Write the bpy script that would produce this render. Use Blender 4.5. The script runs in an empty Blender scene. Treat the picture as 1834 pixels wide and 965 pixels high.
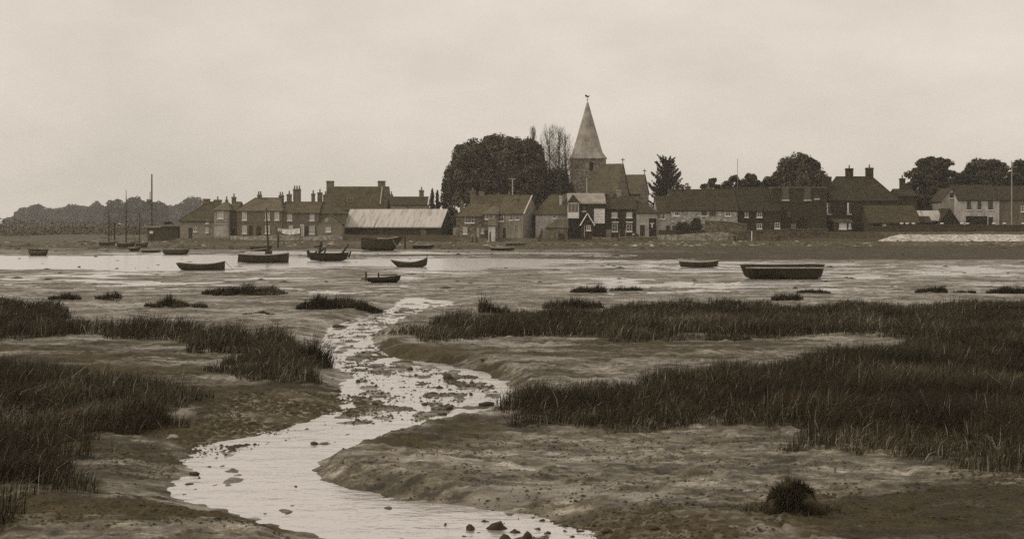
import bpy, bmesh, math, random
import numpy as np
from mathutils import Vector, Matrix

R = math.radians
random.seed(7)
rng = np.random.default_rng(11)
scene = bpy.context.scene
COL = scene.collection

# ------------------------------------------------------------------ camera, light, exposure
K, CX, HY, CH = 2519.0, 917.0, 395.0, 4.0       # focal length in photo pixels, centre column, horizon row, eye height
cam = bpy.data.cameras.new('camera')
cam_o = bpy.data.objects.new('camera', cam)
COL.objects.link(cam_o)
cam.sensor_width = 36.0
cam.lens = 36.0 * K / 1834.0
cam.shift_y = -(482.5 - HY) / 1834.0
cam.clip_end = 6000
cam_o.location = (0, 0, CH)
cam_o.rotation_euler = (R(90), 0, 0)
scene.camera = cam_o

SUN_EL, SUN_AZ = R(42), R(-106)                   # diffuse sun from the left, a little behind the camera
world = bpy.data.worlds.new('World')
scene.world = world
world.use_nodes = True
nt = world.node_tree
nt.nodes.clear()
N = nt.nodes.new
out = N('ShaderNodeOutputWorld'); bg = N('ShaderNodeBackground')
sky = N('ShaderNodeTexSky'); sky.sky_type = 'NISHITA'; sky.sun_disc = False
sky.sun_elevation = SUN_EL; sky.sun_rotation = SUN_AZ; sky.dust_density = 4.0
bw = N('ShaderNodeRGBToBW')
tc = N('ShaderNodeTexCoord'); mp = N('ShaderNodeMapping'); mp.inputs['Scale'].default_value = (1, 1, 2.2)
cl = N('ShaderNodeTexNoise'); cl.inputs['Scale'].default_value = 4.5; cl.inputs['Detail'].default_value = 8; cl.inputs['Roughness'].default_value = 0.6
ramp = N('ShaderNodeMapRange'); ramp.inputs[1].default_value = 0.3; ramp.inputs[2].default_value = 0.7
ramp.inputs[3].default_value = 6.35; ramp.inputs[4].default_value = 8.0
mixv = N('ShaderNodeMix'); mixv.data_type = 'FLOAT'; mixv.inputs[0].default_value = 0.93   # an even layer of cloud over the clear sky
tint = N('ShaderNodeVectorMath'); tint.operation = 'SCALE'; tint.inputs[0].default_value = (1.08, 0.975, 0.85)
L = nt.links.new
L(tc.outputs['Generated'], mp.inputs[0]); L(mp.outputs[0], cl.inputs['Vector']); L(cl.outputs[0], ramp.inputs[0])
L(sky.outputs[0], bw.inputs[0]); L(bw.outputs[0], mixv.inputs[2]); L(ramp.outputs[0], mixv.inputs[3])
L(mixv.outputs[0], tint.inputs['Scale']); L(tint.outputs[0], bg.inputs[0]); L(bg.outputs[0], out.inputs[0])
bg.inputs[1].default_value = 0.1

sun = bpy.data.lights.new('sun', 'SUN'); sun.energy = 1.15; sun.angle = R(14); sun.color = (1.0, 0.92, 0.78)
sun_o = bpy.data.objects.new('sun', sun); COL.objects.link(sun_o)
sd = Vector((math.sin(SUN_AZ) * math.cos(SUN_EL), math.cos(SUN_AZ) * math.cos(SUN_EL), math.sin(SUN_EL)))
sun_o.rotation_euler = sd.to_track_quat('Z', 'Y').to_euler(); sun_o.location = (0, 0, 60)
scene.view_settings.view_transform = 'Standard'
scene.view_settings.look = 'None'
scene.view_settings.exposure = 0.0
scene.view_settings.gamma = 1.0
scene.cycles.use_denoising = False
HAZE = 0.00024

# ------------------------------------------------------------------ helpers
def P(px, py, D): return Vector(((px - CX) / K * D, D, CH - (py - HY) / K * D))
def G(px, py, z=0.0):
    D = (CH - z) * K / (py - HY)
    return ((px - CX) / K * D, D)
def ss(a, b, x):
    t = np.clip((np.asarray(x, float) - a) / (b - a), 0, 1); return t * t * (3 - 2 * t)

def tag(o, label=None, cat=None, group=None, kind=None):
    if label: o['label'] = label
    if cat: o['category'] = cat
    if group: o['group'] = group
    if kind or cat: o['kind'] = kind or 'thing'
    return o
def thing(name, label, cat, loc=(0, 0, 0), rot=0.0, group=None):
    o = bpy.data.objects.new(name, None); COL.objects.link(o)
    o.empty_display_size = 0.3
    o.location = loc; o.rotation_euler = (0, 0, rot)
    return tag(o, label, cat, group)

class MB:
    def __init__(s): s.v = []; s.f = []
    def add(s, vs, fs):
        n = len(s.v); s.v += [tuple(p) for p in vs]; s.f += [tuple(i + n for i in f) for f in fs]; return s
    def box(s, x0, x1, y0, y1, z0, z1):
        return s.add([(x0,y0,z0),(x1,y0,z0),(x1,y1,z0),(x0,y1,z0),(x0,y0,z1),(x1,y0,z1),(x1,y1,z1),(x0,y1,z1)],
                     [(3,2,1,0),(4,5,6,7),(0,1,5,4),(1,2,6,5),(2,3,7,6),(3,0,4,7)])
    def tube(s, pts, rad, n=8, cap=True):
        pts = [Vector(p) for p in pts]
        if not hasattr(rad, '__len__'): rad = [rad] * len(pts)
        rings = []; vs = []
        for i, p in enumerate(pts):
            d = (pts[min(i + 1, len(pts) - 1)] - pts[max(i - 1, 0)])
            if d.length < 1e-9: d = Vector((0, 0, 1))
            d.normalize()
            a = d.orthogonal() if abs(d.z) > .9 else d.cross(Vector((0, 0, 1)))
            a.normalize(); b = d.cross(a)
            vs += [p + (a * math.cos(2 * math.pi * k / n) + b * math.sin(2 * math.pi * k / n)) * rad[i] for k in range(n)]
        fs = []
        for i in range(len(pts) - 1):
            for k in range(n):
                fs.append((i*n+k, i*n+(k+1)%n, (i+1)*n+(k+1)%n, (i+1)*n+k))
        if cap:
            fs.append(tuple(range(n - 1, -1, -1))); fs.append(tuple(range((len(pts)-1)*n, len(pts)*n)))
        return s.add(vs, fs)
    def prism(s, poly, y0, y1):              # polygon in x,z pushed from y0 to y1
        n = len(poly)
        return s.add([(x, y0, z) for x, z in poly] + [(x, y1, z) for x, z in poly],
                     [tuple(range(n)), tuple(range(2*n-1, n-1, -1))] + [(i, n+i, n+(i+1)%n, (i+1)%n) for i in range(n)])
    def slab(s, vs, fs, t):                  # sheet given thickness t downwards
        n = len(vs); edges = {}
        for f in fs:
            for i in range(len(f)):
                a, b = f[i], f[(i+1) % len(f)]; edges[(a, b)] = 1
        F = list(fs) + [tuple(i + n for i in reversed(f)) for f in fs]
        for (a, b) in edges:
            if (b, a) not in edges: F.append((b, a, a + n, b + n))
        return s.add(list(vs) + [(x, y, z - t) for x, y, z in vs], F)
    def build(s, name, mat, parent=None, smooth=False, loc=None, bevel=0):
        me = bpy.data.meshes.new(name)
        me.from_pydata(s.v, [], s.f); me.update()
        bm = bmesh.new(); bm.from_mesh(me)
        bmesh.ops.recalc_face_normals(bm, faces=bm.faces)
        if bevel:
            try: bmesh.ops.bevel(bm, geom=[e for e in bm.edges if e.calc_face_angle(0) > 0.5], offset=bevel, segments=1, affect='EDGES')
            except Exception: pass
        if smooth:
            for f in bm.faces: f.smooth = True
        bm.to_mesh(me); bm.free()
        o = bpy.data.objects.new(name, me); COL.objects.link(o)
        me.materials.append(mat)
        if parent: o.parent = parent
        if loc is not None: o.location = loc
        return o

def np_mesh(name, V, quads=None, tris=None, mat=None, parent=None, smooth=False, color=None):
    me = bpy.data.meshes.new(name)
    V = np.asarray(V, np.float32)
    nq = 0 if quads is None else len(quads); ntr = 0 if tris is None else len(tris)
    me.vertices.add(len(V)); me.vertices.foreach_set('co', V.ravel())
    idx = []; starts = []
    if nq: idx.append(np.asarray(quads, np.int32).ravel()); starts.append(np.arange(nq, dtype=np.int32) * 4)
    if ntr: idx.append(np.asarray(tris, np.int32).ravel()); starts.append(nq * 4 + np.arange(ntr, dtype=np.int32) * 3)
    idx = np.concatenate(idx); starts = np.concatenate(starts)
    me.loops.add(len(idx)); me.loops.foreach_set('vertex_index', idx)
    me.polygons.add(len(starts)); me.polygons.foreach_set('loop_start', starts)
    me.update(calc_edges=True)
    if smooth: me.polygons.foreach_set('use_smooth', np.ones(len(starts), bool))
    if color is not None:
        for cname, arr in color.items():
            at = me.attributes.new(cname, 'FLOAT', 'POINT'); at.data.foreach_set('value', np.asarray(arr, np.float32))
    if mat: me.materials.append(mat)
    o = bpy.data.objects.new(name, me); COL.objects.link(o)
    if parent: o.parent = parent
    return o

def _hash(i, j, s):
    h = (i.astype(np.int64) * 374761393 + j.astype(np.int64) * 668265263 + s * 1442695041) & 0x7fffffff
    h = ((h ^ (h >> 13)) * 1274126177) & 0x7fffffff
    return ((h ^ (h >> 16)) & 0xffff) / 65535.0
def vnoise(x, y, s=0):
    x = np.asarray(x, float); y = np.asarray(y, float)
    i = np.floor(x); j = np.floor(y); u = x - i; v = y - j
    u = u*u*(3-2*u); v = v*v*(3-2*v)
    return ((_hash(i,j,s)*(1-u)+_hash(i+1,j,s)*u)*(1-v) + (_hash(i,j+1,s)*(1-u)+_hash(i+1,j+1,s)*u)*v) * 2 - 1
def fbm(x, y, s=0, o=4):
    t = 0; a = 1; n = 0
    for k in range(o):
        t = t + a * vnoise(x * 2**k + 17.3*k, y * 2**k - 9.1*k, s + k); n += a; a *= .5
    return t / n * 1.6
def inside(X, Y, poly):
    c = np.zeros(X.shape, bool); n = len(poly)
    for i in range(n):
        x0, y0 = poly[i]; x1, y1 = poly[(i+1) % n]
        if y0 == y1: continue
        m = ((y0 > Y) != (y1 > Y)) & (X < (x1-x0)*(Y-y0)/(y1-y0) + x0)
        c ^= m
    return c
def sdist(X, Y, poly):
    d = np.full(X.shape, 1e9); n = len(poly)
    for i in range(n):
        x0, y0 = poly[i]; x1, y1 = poly[(i+1) % n]
        dx, dy = x1-x0, y1-y0; l = dx*dx+dy*dy + 1e-12
        t = np.clip(((X-x0)*dx+(Y-y0)*dy)/l, 0, 1)
        d = np.minimum(d, (X-x0-t*dx)**2 + (Y-y0-t*dy)**2)
    d = np.sqrt(d)
    return np.where(inside(X, Y, poly), -d, d)

# ------------------------------------------------------------------ materials
def tintof(v):
    t = min(1, max(0, (math.log(v) - math.log(.03)) / (math.log(.6) - math.log(.03))))
    return (1.36 - .33*t, 1.0 - .015 * t, .30 + .66*t)
def sep(v):
    a = tintof(v); return (v*a[0], v*a[1], v*a[2], 1)
class MT:
    def __init__(s, name):
        s.m = bpy.data.materials.new(name); s.m.use_nodes = True
        s.t = s.m.node_tree; s.b = s.t.nodes['Principled BSDF']
        s.b.inputs['Roughness'].default_value = .85
        s.b.inputs['Specular IOR Level'].default_value = .3
    def n(s, k, **kw):
        x = s.t.nodes.new(k)
        for a, b in kw.items(): setattr(x, a, b)
        return x
    def l(s, a, b): s.t.links.new(a, b)
    def vec(s, scale=(1,1,1), src='Object', swz=False):
        if src == 'World': g = s.n('ShaderNodeNewGeometry').outputs['Position']
        else: g = s.n('ShaderNodeTexCoord').outputs[src]
        if swz:
            sp = s.n('ShaderNodeSeparateXYZ'); s.l(g, sp.inputs[0])
            ad = s.n('ShaderNodeMath', operation='ADD'); s.l(sp.outputs[0], ad.inputs[0]); s.l(sp.outputs[1], ad.inputs[1])
            cb = s.n('ShaderNodeCombineXYZ'); s.l(ad.outputs[0], cb.inputs[0]); s.l(sp.outputs[2], cb.inputs[1]); g = cb.outputs[0]
        mp = s.n('ShaderNodeMapping'); mp.inputs['Scale'].default_value = scale
        s.l(g, mp.inputs[0]); return mp.outputs[0]
    def noise(s, scale, detail=5, vec=None, rough=.6):
        x = s.n('ShaderNodeTexNoise'); x.inputs['Scale'].default_value = scale; x.inputs['Detail'].default_value = detail; x.inputs['Roughness'].default_value = rough
        if vec is not None: s.l(vec, x.inputs['Vector'])
        return x.outputs[0]
    def ramp(s, fac, stops):
        x = s.n('ShaderNodeValToRGB'); e = x.color_ramp.elements
        while len(e) < len(stops): e.new(.5)
        for i, (p, c) in enumerate(stops): e[i].position = p; e[i].color = c
        s.l(fac, x.inputs[0]); return x.outputs[0]
    def mix(s, f, a, b, bt='MIX'):
        x = s.n('ShaderNodeMix', data_type='RGBA', blend_type=bt)
        for sock, v in ((x.inputs[0], f), (x.inputs[6], a), (x.inputs[7], b)):
            if hasattr(v, 'is_linked') or hasattr(v, 'links'): s.l(v, sock)
            else: sock.default_value = v
        return x.outputs[2]
    def math(s, op, a, b):
        x = s.n('ShaderNodeMath', operation=op)
        for sock, v in ((x.inputs[0], a), (x.inputs[1], b)):
            if isinstance(v, (int, float)): sock.default_value = v
            else: s.l(v, sock)
        return x.outputs[0]
    def bump(s, h, st=.4, dist=.05):
        x = s.n('ShaderNodeBump'); x.inputs['Strength'].default_value = st; x.inputs['Distance'].default_value = dist
        s.l(h, x.inputs['Height']); s.l(x.outputs[0], s.b.inputs['Normal'])
    def col(s, c):
        if isinstance(c, tuple): s.b.inputs['Base Color'].default_value = c
        else: s.l(c, s.b.inputs['Base Color'])
        return s
_mc = {}
def M(kind, v=.2, rough=None):
    key = (kind, v, rough)
    if key in _mc: return _mc[key]
    t = MT('%s_%d' % (kind, int(v * 1000)))
    if kind in ('brick', 'flint', 'render'):
        vv = t.vec(swz=True)
        big = t.noise(.55, 5, t.vec())
        if kind == 'brick':
            b = t.n('ShaderNodeTexBrick'); b.inputs['Scale'].default_value = 3.4
            b.inputs['Color1'].default_value = sep(v*.72); b.inputs['Color2'].default_value = sep(min(.8, v*1.3)); b.inputs['Mortar'].default_value = sep(min(.8, v*1.45))
            b.inputs['Mortar Size'].default_value = .012; t.l(vv, b.inputs['Vector']); c = b.outputs[0]
        elif kind == 'flint':
            x = t.n('ShaderNodeTexVoronoi'); x.inputs['Scale'].default_value = 2.6; t.l(t.vec((1,1,1.4)), x.inputs['Vector'])
            c = t.ramp(x.outputs['Color'], [(0, sep(v*.45)), (.5, sep(v)), (1, sep(min(.8, v*1.8)))])
            t.bump(x.outputs['Distance'], .7, .06)
        else:
            st = t.noise(1.0, 6, t.vec((2.2, 2.2, .35)))
            c = t.ramp(st, [(.25, sep(v*.5)), (.5, sep(v)), (.75, sep(min(.85, v*1.25)))])
        c = t.mix(.75, c, t.ramp(big, [(.3, (.5,.5,.5,1)), (.55, (1,1,1,1)), (.75, (1.0,1.0,1.0,1))]), 'MULTIPLY')
        t.col(c)
    elif kind == 'tile':
        w = t.n('ShaderNodeTexWave', wave_type='BANDS', bands_direction='Z'); w.inputs['Scale'].default_value = 1.5; w.inputs['Distortion'].default_value = .6
        w.inputs['Detail'].default_value = 3
        t.l(t.vec(), w.inputs['Vector'])
        sp = t.noise(7, 3, t.vec()); big = t.noise(.7, 5, t.vec())
        c = t.ramp(w.outputs[1], [(0, sep(v*.55)), (.35, sep(v)), (1, sep(v*1.15))])
        c = t.mix(.6, c, t.ramp(sp, [(.3, (.35,.35,.35,1)), (.7, (1.3,1.3,1.3,1))]), 'MULTIPLY')
        c = t.mix(.8, c, t.ramp(big, [(.3, (.5,.5,.5,1)), (.6, (1.1,1.1,1.1,1))]), 'MULTIPLY')
        t.col(c); t.bump(w.outputs[1], .5, .05)
    elif kind == 'iron':
        w = t.n('ShaderNodeTexWave', wave_type='BANDS', bands_direction='X'); w.inputs['Scale'].default_value = 1.6
        t.l(t.vec(), w.inputs['Vector'])
        st = t.noise(1.3, 6, t.vec((1.6, .25, .25)))
        c = t.ramp(st, [(.3, sep(v*.5)), (.5, sep(v)), (.7, sep(min(.8, v*1.15)))])
        t.col(c); t.bump(w.outputs[1], .5, .04); t.b.inputs['Roughness'].default_value = .6
    elif kind == 'boards':
        w = t.n('ShaderNodeTexWave', wave_type='BANDS', bands_direction='Z'); w.inputs['Scale'].default_value = 2.0; w.inputs['Distortion'].default_value = .8
        t.l(t.vec(), w.inputs['Vector'])
        big = t.noise(1.2, 6, t.vec())
        c = t.mix(.7, t.ramp(w.outputs[1], [(0, sep(v*.5)), (.3, sep(v))]), t.ramp(big, [(.3, (.45,.45,.45,1)), (.7, (1.25,1.25,1.25,1))]), 'MULTIPLY')
        t.col(c); t.bump(w.outputs[1], .4, .03)
    elif kind == 'wood':
        g = t.noise(3, 6, t.vec((.5, 3, 3))); t.col(t.ramp(g, [(.3, sep(v*.6)), (.7, sep(min(.85, v*1.35)))])); t.bump(g, .3, .02)
        t.b.inputs['Roughness'].default_value = rough or .75
    elif kind == 'paint':
        g = t.noise(4, 5, t.vec()); t.col(t.ramp(g, [(.3, sep(v*.75)), (.65, sep(min(.85, v*1.1)))])); t.b.inputs['Roughness'].default_value = rough or .6
    elif kind == 'bark':
        g = t.noise(4, 6, t.vec((1, 1, .3))); t.col(t.ramp(g, [(.3, sep(v*.5)), (.7, sep(v*1.5))])); t.bump(g, .5, .05)
    elif kind == 'leaf':
        at = t.n('ShaderNodeAttribute', attribute_name='tone').outputs['Fac']
        t.col(t.ramp(at, [(0, sep(v*.5)), (.5, sep(v)), (1, sep(v*2.4))])); t.b.inputs['Roughness'].default_value = .7; t.b.inputs['Specular IOR Level'].default_value = .25
    elif kind == 'glass':
        t.col(sep(v)); t.b.inputs['Roughness'].default_value = .12; t.b.inputs['Specular IOR Level'].default_value = .5
    elif kind == 'stone':
        g = t.noise(5, 6, t.vec()); t.col(t.ramp(g, [(.3, sep(v*.55)), (.7, sep(v*1.4))])); t.bump(g, .5, .03); t.b.inputs['Roughness'].default_value = rough or .55
    elif kind == 'cloth':
        g = t.noise(2, 4, t.vec()); t.col(t.ramp(g, [(.3, sep(v*.85)), (.7, sep(v))]))
    _mc[key] = t.m
    return t.m

# ------------------------------------------------------------------ the ground
def GP(pts, z=0.0): return [G(x, y, z) for x, y in pts]
WZ = -0.10                                         # water level
STREAM = GP([(640,980),(590,950),(525,934),(460,921),(400,906),(322,888),(330,875),(348,860),(362,842),(358,826),(364,812),(384,800),(450,785),(512,771),
             (556,757),(606,746),(618,735),(632,722),(612,702),(634,686),(640,671),(612,656),(590,640),(578,620),(588,600),(602,584),(648,570),(690,560),(710,550),(722,541),(735,534),
             (806,541),(800,550),(748,560),(726,571),(690,586),(664,600),(670,620),(700,640),(790,653),(858,669),(892,684),(905,700),(884,722),(880,737),(856,744),(800,755),(740,768),
             (682,782),(622,799),(592,811),(566,826),(556,841),(574,859),(612,874),(672,890),(762,906),(862,919),(955,932),(1010,950),(1030,980)], WZ)
CHANNEL = GP([(-700,457),(0,458),(150,459),(300,456.5),(430,457.5),(520,462),(620,466.5),(720,462.5),(860,463),(1000,464.5),(1120,468),(1000,473),(880,478),(800,482),(770,480),(690,475.5),
              (600,476),(500,479.5),(400,481),(300,483),(150,482),(0,482),(-700,484)], WZ)
CH2 = GP([(430,450),(600,450.5),(760,452.5),(1000,452.5),(1100,454),(1000,455),(760,455),(600,455.5),(500,455)], WZ + .0)
RIFF = GP([(560,600),(700,545),(830,535),(820,552),(740,575),(690,600),(720,640),(880,680),(900,720),(800,750),(700,762),(560,760),(600,735),(640,690),(600,650)], WZ)

def zg(X, Y, fine=True):
    X = np.asarray(X, float); Y = np.asarray(Y, float)
    far = ss(58, 84, Y)
    z = .07 * (1 - far) - .090 * far
    z = z + .16 * ss(22, 17, Y) * ss(-1, -4, X)
    z = z + .08 * ss(8, 26, X - (Y - 150) * .0) * ss(128, 165, Y)
    z = z + .36 * ss(200, 247, Y) + .04 * ss(170, 200, Y) + .10 * ss(246, 400, Y)
    step = ss(247.7, 249.3, Y) * ss(-62, -58, X)
    z = z + step * (.55 + 1.05 * ss(42, 60, X))
    amp = 1 - .75 * ss(150, 240, Y)
    z = z + amp * fbm(X * .16, Y * .12, 3, 3) * (.05 * (1 - far) + .030 * far)
    z = z + amp * fbm(X * .55, Y * .75, 9, 4) * (.035 * (1 - far) + .034 * far)
    if fine:
        nr = ss(90, 30, Y)
        z = z + nr * fbm(X * 3.1, Y * 3.6, 21, 4) * .014
        nm = ss(110, 60, Y)
        z = z + nm * ss(.05, .55, fbm(X * 1.7, Y * 2.0, 101, 4)) * .045
        z = z - nm * ss(.10, 0, np.abs(fbm(X * .45, Y * .8, 111, 3))) * .035
        z = z + nm * np.abs(fbm(X * 5.0, Y * 4.0, 121, 3)) * .022
    # ridges of the mid flats
    z = z + far * amp * fbm(X * .30, Y * 1.3, 33, 4) * .030
    return z
def zfull(X, Y):
    X = np.asarray(X, float); Y = np.asarray(Y, float); sh = X.shape
    X = np.atleast_1d(X).astype(float); Y = np.atleast_1d(Y).astype(float)
    z = zg(X, Y)
    # stream
    m = (Y > 12) & (Y < 80) & (np.abs(X) < 14)
    if m.any():
        x, y = X[m], Y[m]
        d = sdist(x, y, STREAM) + fbm(x * 1.1, y * 1.1, 41, 3) * .16 + fbm(x * 3.2, y * 3.2, 45, 3) * .13
        zz = z[m]
        right = ss(1.2, -1.2, sdist(x, y, STREAM_RB))
        w = 1.5 - .95 * right
        lip = .10 * right * ss(4.5, .6, d)
        bank = WZ - .012 + (zz + lip - WZ + .012) * ss(-.02, 1, d / w)
        rif = ss(.5, -.3, sdist(x, y, RIFF))
        bed = WZ - .015 - .10 * ss(0, -1.2, d) * (1 - rif) + .075 * ss(.35, .8, fbm(x * 2.2, y * 1.0, 131, 4)) * ss(-.1, -.6, d) * (1 - rif) + rif * (fbm(x * 2.6, y * 1.3, 51, 4) * .032 + .012)
        z[m] = np.where(d < 0, bed, bank)
    for poly, lo, hi, dep in ((CHANNEL, 100, 178, .3), (CH2, 150, 195, .2)):
        m = (Y > lo) & (Y < hi)
        if m.any():
            x, y = X[m], Y[m]
            d = sdist(x, y, poly) + fbm(x * .12, y * .5, 61, 3) * 1.2
            z[m] = z[m] + (WZ - dep - z[m]) * ss(1.2, -1.2, d) 
    return z.reshape(sh)
STREAM_RB = GP([(664,600),(690,640),(860,660),(915,690),(890,735),(880,742),(700,775),(600,800),(540,840),(560,870),(700,905),(1300,900),(1700,760),(1700,560),(800,555),(700,582)], WZ)

rows = [3.0, 4.5, 6.5, 9.0, 11.5]
y = 1180.0
while y > 436: rows.append(CH * K / (y - HY)); y -= .85 if y > 600 else .55
D = rows[-1]
while D < 256: D += .8; rows.append(D)
while D < 1440: D *= 1.035; rows.append(min(D, 1440))
cols = list(np.arange(-3400, -420, 90)) + list(np.arange(-420, 2260, 3.0)) + list(np.arange(2260, 5300, 90))
rows = np.array(rows); cols = np.array(cols)
DD, PX = np.meshgrid(rows, cols, indexing='ij')
XX = np.clip((PX - CX) / K * DD, -1240, 1240)
ZZ = zfull(XX, DD)
nr_, nc_ = XX.shape
V = np.stack([XX, DD, ZZ], -1).reshape(-1, 3)
ii = np.arange(nr_ * nc_).reshape(nr_, nc_)
quads = np.stack([ii[:-1, :-1], ii[:-1, 1:], ii[1:, 1:], ii[1:, :-1]], -1).reshape(-1, 4)
# where weed, algae and darker mud lie, where it is shingle
xf, yf = V[:, 0], V[:, 1]
def soft(poly, w, zz=0.0):
    pl = GP(poly, zz); ys = [p[1] for p in pl]
    r = np.zeros(len(xf)); m = (yf > min(ys) - 3 * w) & (yf < max(ys) + 3 * w)
    r[m] = ss(w, -w, sdist(xf[m], yf[m], pl)); return r
weed = np.zeros(len(xf))
weed = np.maximum(weed, ss(-6, 30, xf - (yf - 190) * .35 + 8*fbm(xf*.05, yf*.05, 5, 2)) * ss(140, 150, yf + 2.5 * fbm(xf * .1, yf * .2, 6, 3)))
weed = np.maximum(weed, .9 * ss(192, 210, yf + 8 * fbm(xf * .06, yf * .1, 8, 3)))
weed = np.maximum(weed, ss(260, 300, yf))
weed = np.maximum(weed, ss(.15, -.25, fbm(xf*.05, yf*.22, 71, 3) + .0) * .55 * ss(150, 165, yf))
for poly, w, a in (([(1330,990),(1390,915),(1500,890),(1650,870),(1900,850),(1900,990)], .8, .95),
                   ([(280,790),(360,700),(520,680),(640,690),(650,725),(560,765),(460,790),(370,805),(350,830)], .5, .9),
                   ([(-60,990),(-60,880),(140,885),(330,895),(450,920),(640,965),(640,990)], .4, .62),
                   ([(120,880),(150,800),(300,760),(350,800),(350,880),(310,890)], .5, .7),
                   ([(665,600),(760,625),(920,655),(900,690),(800,655),(680,640)], .7, .75),
                   ([(640,810),(760,770),(900,750),(960,775),(800,800),(680,830)], .5, .6),
                   ([(900,960),(1000,930),(1150,920),(1400,905),(1400,990),(1000,990)], .35, .6),
                   ([(-200,640),(60,612),(340,618),(480,690),(420,720),(360,800),(330,990),(-200,990)], 1.2, .62),  # darker left foreground mud, with deeper shadow painted into its colour
                   ([(880,640),(1040,600),(1400,610),(1540,620),(1200,645),(960,690)], 2, .55)):
    weed = np.maximum(weed, a * soft(poly, w))
grav = np.maximum(soft([(330,800),(420,715),(640,690),(650,720),(560,765),(450,790)], .5), .8 * soft([(880,955),(980,930),(1400,915),(1500,990),(860,990)], .3))
grav = np.maximum(grav, ss(.2, -.3, 0 * xf + 1) + ss(206, 226, yf) * .8)

mt = MT('mud')
pos = mt.vec(src='World')
wa = mt.n('ShaderNodeAttribute', attribute_name='weed').outputs['Fac']
ga = mt.n('ShaderNodeAttribute', attribute_name='gravel').outputs['Fac']
n1 = mt.noise(.55, 8, mt.vec((.55, 1.0, 1), 'World'), .65)
n2 = mt.noise(3.2, 8, mt.vec((.6, 1, 1), 'World'), .7)
n3 = mt.noise(22, 4, pos, .7)
base = mt.ramp(n2, [(.36, sep(.02)), (.47, sep(.055)), (.55, sep(.16)), (.66, sep(.38))])
base = mt.mix(.75, base, mt.ramp(n1, [(.38, (.3,.3,.3,1)), (.48, (.8,.8,.8,1)), (.6, (1.3,1.3,1.3,1))]), 'MULTIPLY')
base = mt.mix(.6, base, mt.ramp(n3, [(.36, (.25,.25,.25,1)), (.5, (1,1,1,1)), (.64, (1.6,1.6,1.6,1))]), 'MULTIPLY')
n5 = mt.noise(5.5, 6, mt.vec((.45, 1, 1), 'World'), .75)
base = mt.mix(mt.ramp(n5, [(.36, (1,1,1,1)), (.46, (0,0,0,1))]), base, sep(.03))
wm = mt.math('MULTIPLY', wa, 1.0)
edge = mt.math('ADD', wm, mt.math('MULTIPLY', mt.math('SUBTRACT', n2, .5), 1.5))
edge = mt.math('ADD', edge, mt.math('MULTIPLY', mt.math('SUBTRACT', n3, .5), .8))
n6 = mt.noise(1.3, 8, mt.vec((.5, 1, 1), 'World'), .75)
edge = mt.math('ADD', edge, mt.math('MULTIPLY', mt.math('SUBTRACT', n6, .5), 2.6))
n4 = mt.noise(.5, 7, mt.vec((.22, 1.0, 1), 'World'), .7)
edge = mt.math('ADD', edge, mt.math('MULTIPLY', mt.math('SUBTRACT', n4, .5), 3.6))
wmask = mt.ramp(edge, [(.28, (0,0,0,1)), (.72, (1,1,1,1))])
weedc = mt.mix(.75, mt.ramp(n3, [(.35, sep(.009)), (.65, sep(.04))]), mt.ramp(n2, [(.35, (.35,.35,.35,1)), (.6, (1.5,1.5,1.5,1))]), 'MULTIPLY')
c = mt.mix(wmask, base, mt.mix(.8, weedc, mt.ramp(n4, [(.36, (.35,.35,.35,1)), (.5, (1,1,1,1)), (.62, (1.9,1.9,1.9,1))]), 'MULTIPLY'))
vor = mt.n('ShaderNodeTexVoronoi'); vor.inputs['Scale'].default_value = 9; mt.l(pos, vor.inputs['Vector'])
gcol = mt.ramp(vor.outputs['Color'], [(.1, sep(.03)), (.6, sep(.08)), (.95, sep(.3))])
c = mt.mix(mt.math('MULTIPLY', ga, .7), c, gcol)
wet = mt.ramp(n1, [(.36, (.75,.75,.75,1)), (.5, (.5,.5,.5,1)), (.62, (.25,.25,.25,1))])
film = mt.ramp(mt.noise(.42, 7, mt.vec((.3, 1.1, 1), 'World'), .7), [(.55, (0,0,0,1)), (.61, (1,1,1,1))])
film = mt.mix(wmask, film, (.12,.12,.12,1))
mt.l(mt.mix(film, mt.mix(wmask, wet, (.8,.8,.8,1)), (.26,.26,.26,1)), mt.b.inputs['Roughness'])
mt.l(mt.math('MULTIPLY', film, .45), mt.b.inputs['Metallic'])
mt.col(mt.mix(mt.math('MULTIPLY', film, .5), c, sep(.35)))
mt.l(mt.mix(wmask, (.5,.5,.5,1), (.06,.06,.06,1)), mt.b.inputs['Specular IOR Level'])
hh = mt.math('ADD', mt.math('MULTIPLY', n2, .6), mt.math('MULTIPLY', n3, .25))
mt.bump(hh, .9, .08)
ground = np_mesh('ground', V, quads=quads, mat=mt.m, smooth=True, color={'weed': weed, 'gravel': np.clip(grav, 0, 1)})
tag(ground, 'dark wet tidal mud with weed and runnels', kind='structure')

wt = MT('water')
wt.col(sep(.62)); wt.b.inputs['Metallic'].default_value = .62; wt.b.inputs['Roughness'].default_value = .2; wt.b.inputs['IOR'].default_value = 1.33; wt.b.inputs['Specular IOR Level'].default_value = .5
wn = wt.noise(2.2, 4, wt.vec((.6, 1, 1), 'World')); wt.bump(wn, .55, .09)
water = MB().add([(-1240, 8, WZ), (1240, 8, WZ), (1240, 235, WZ), (-1240, 235, WZ)], [(0, 1, 2, 3)]).build('water', wt.m)
tag(water, 'still shallow tidal water reflecting pale sky', kind='structure')

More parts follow.
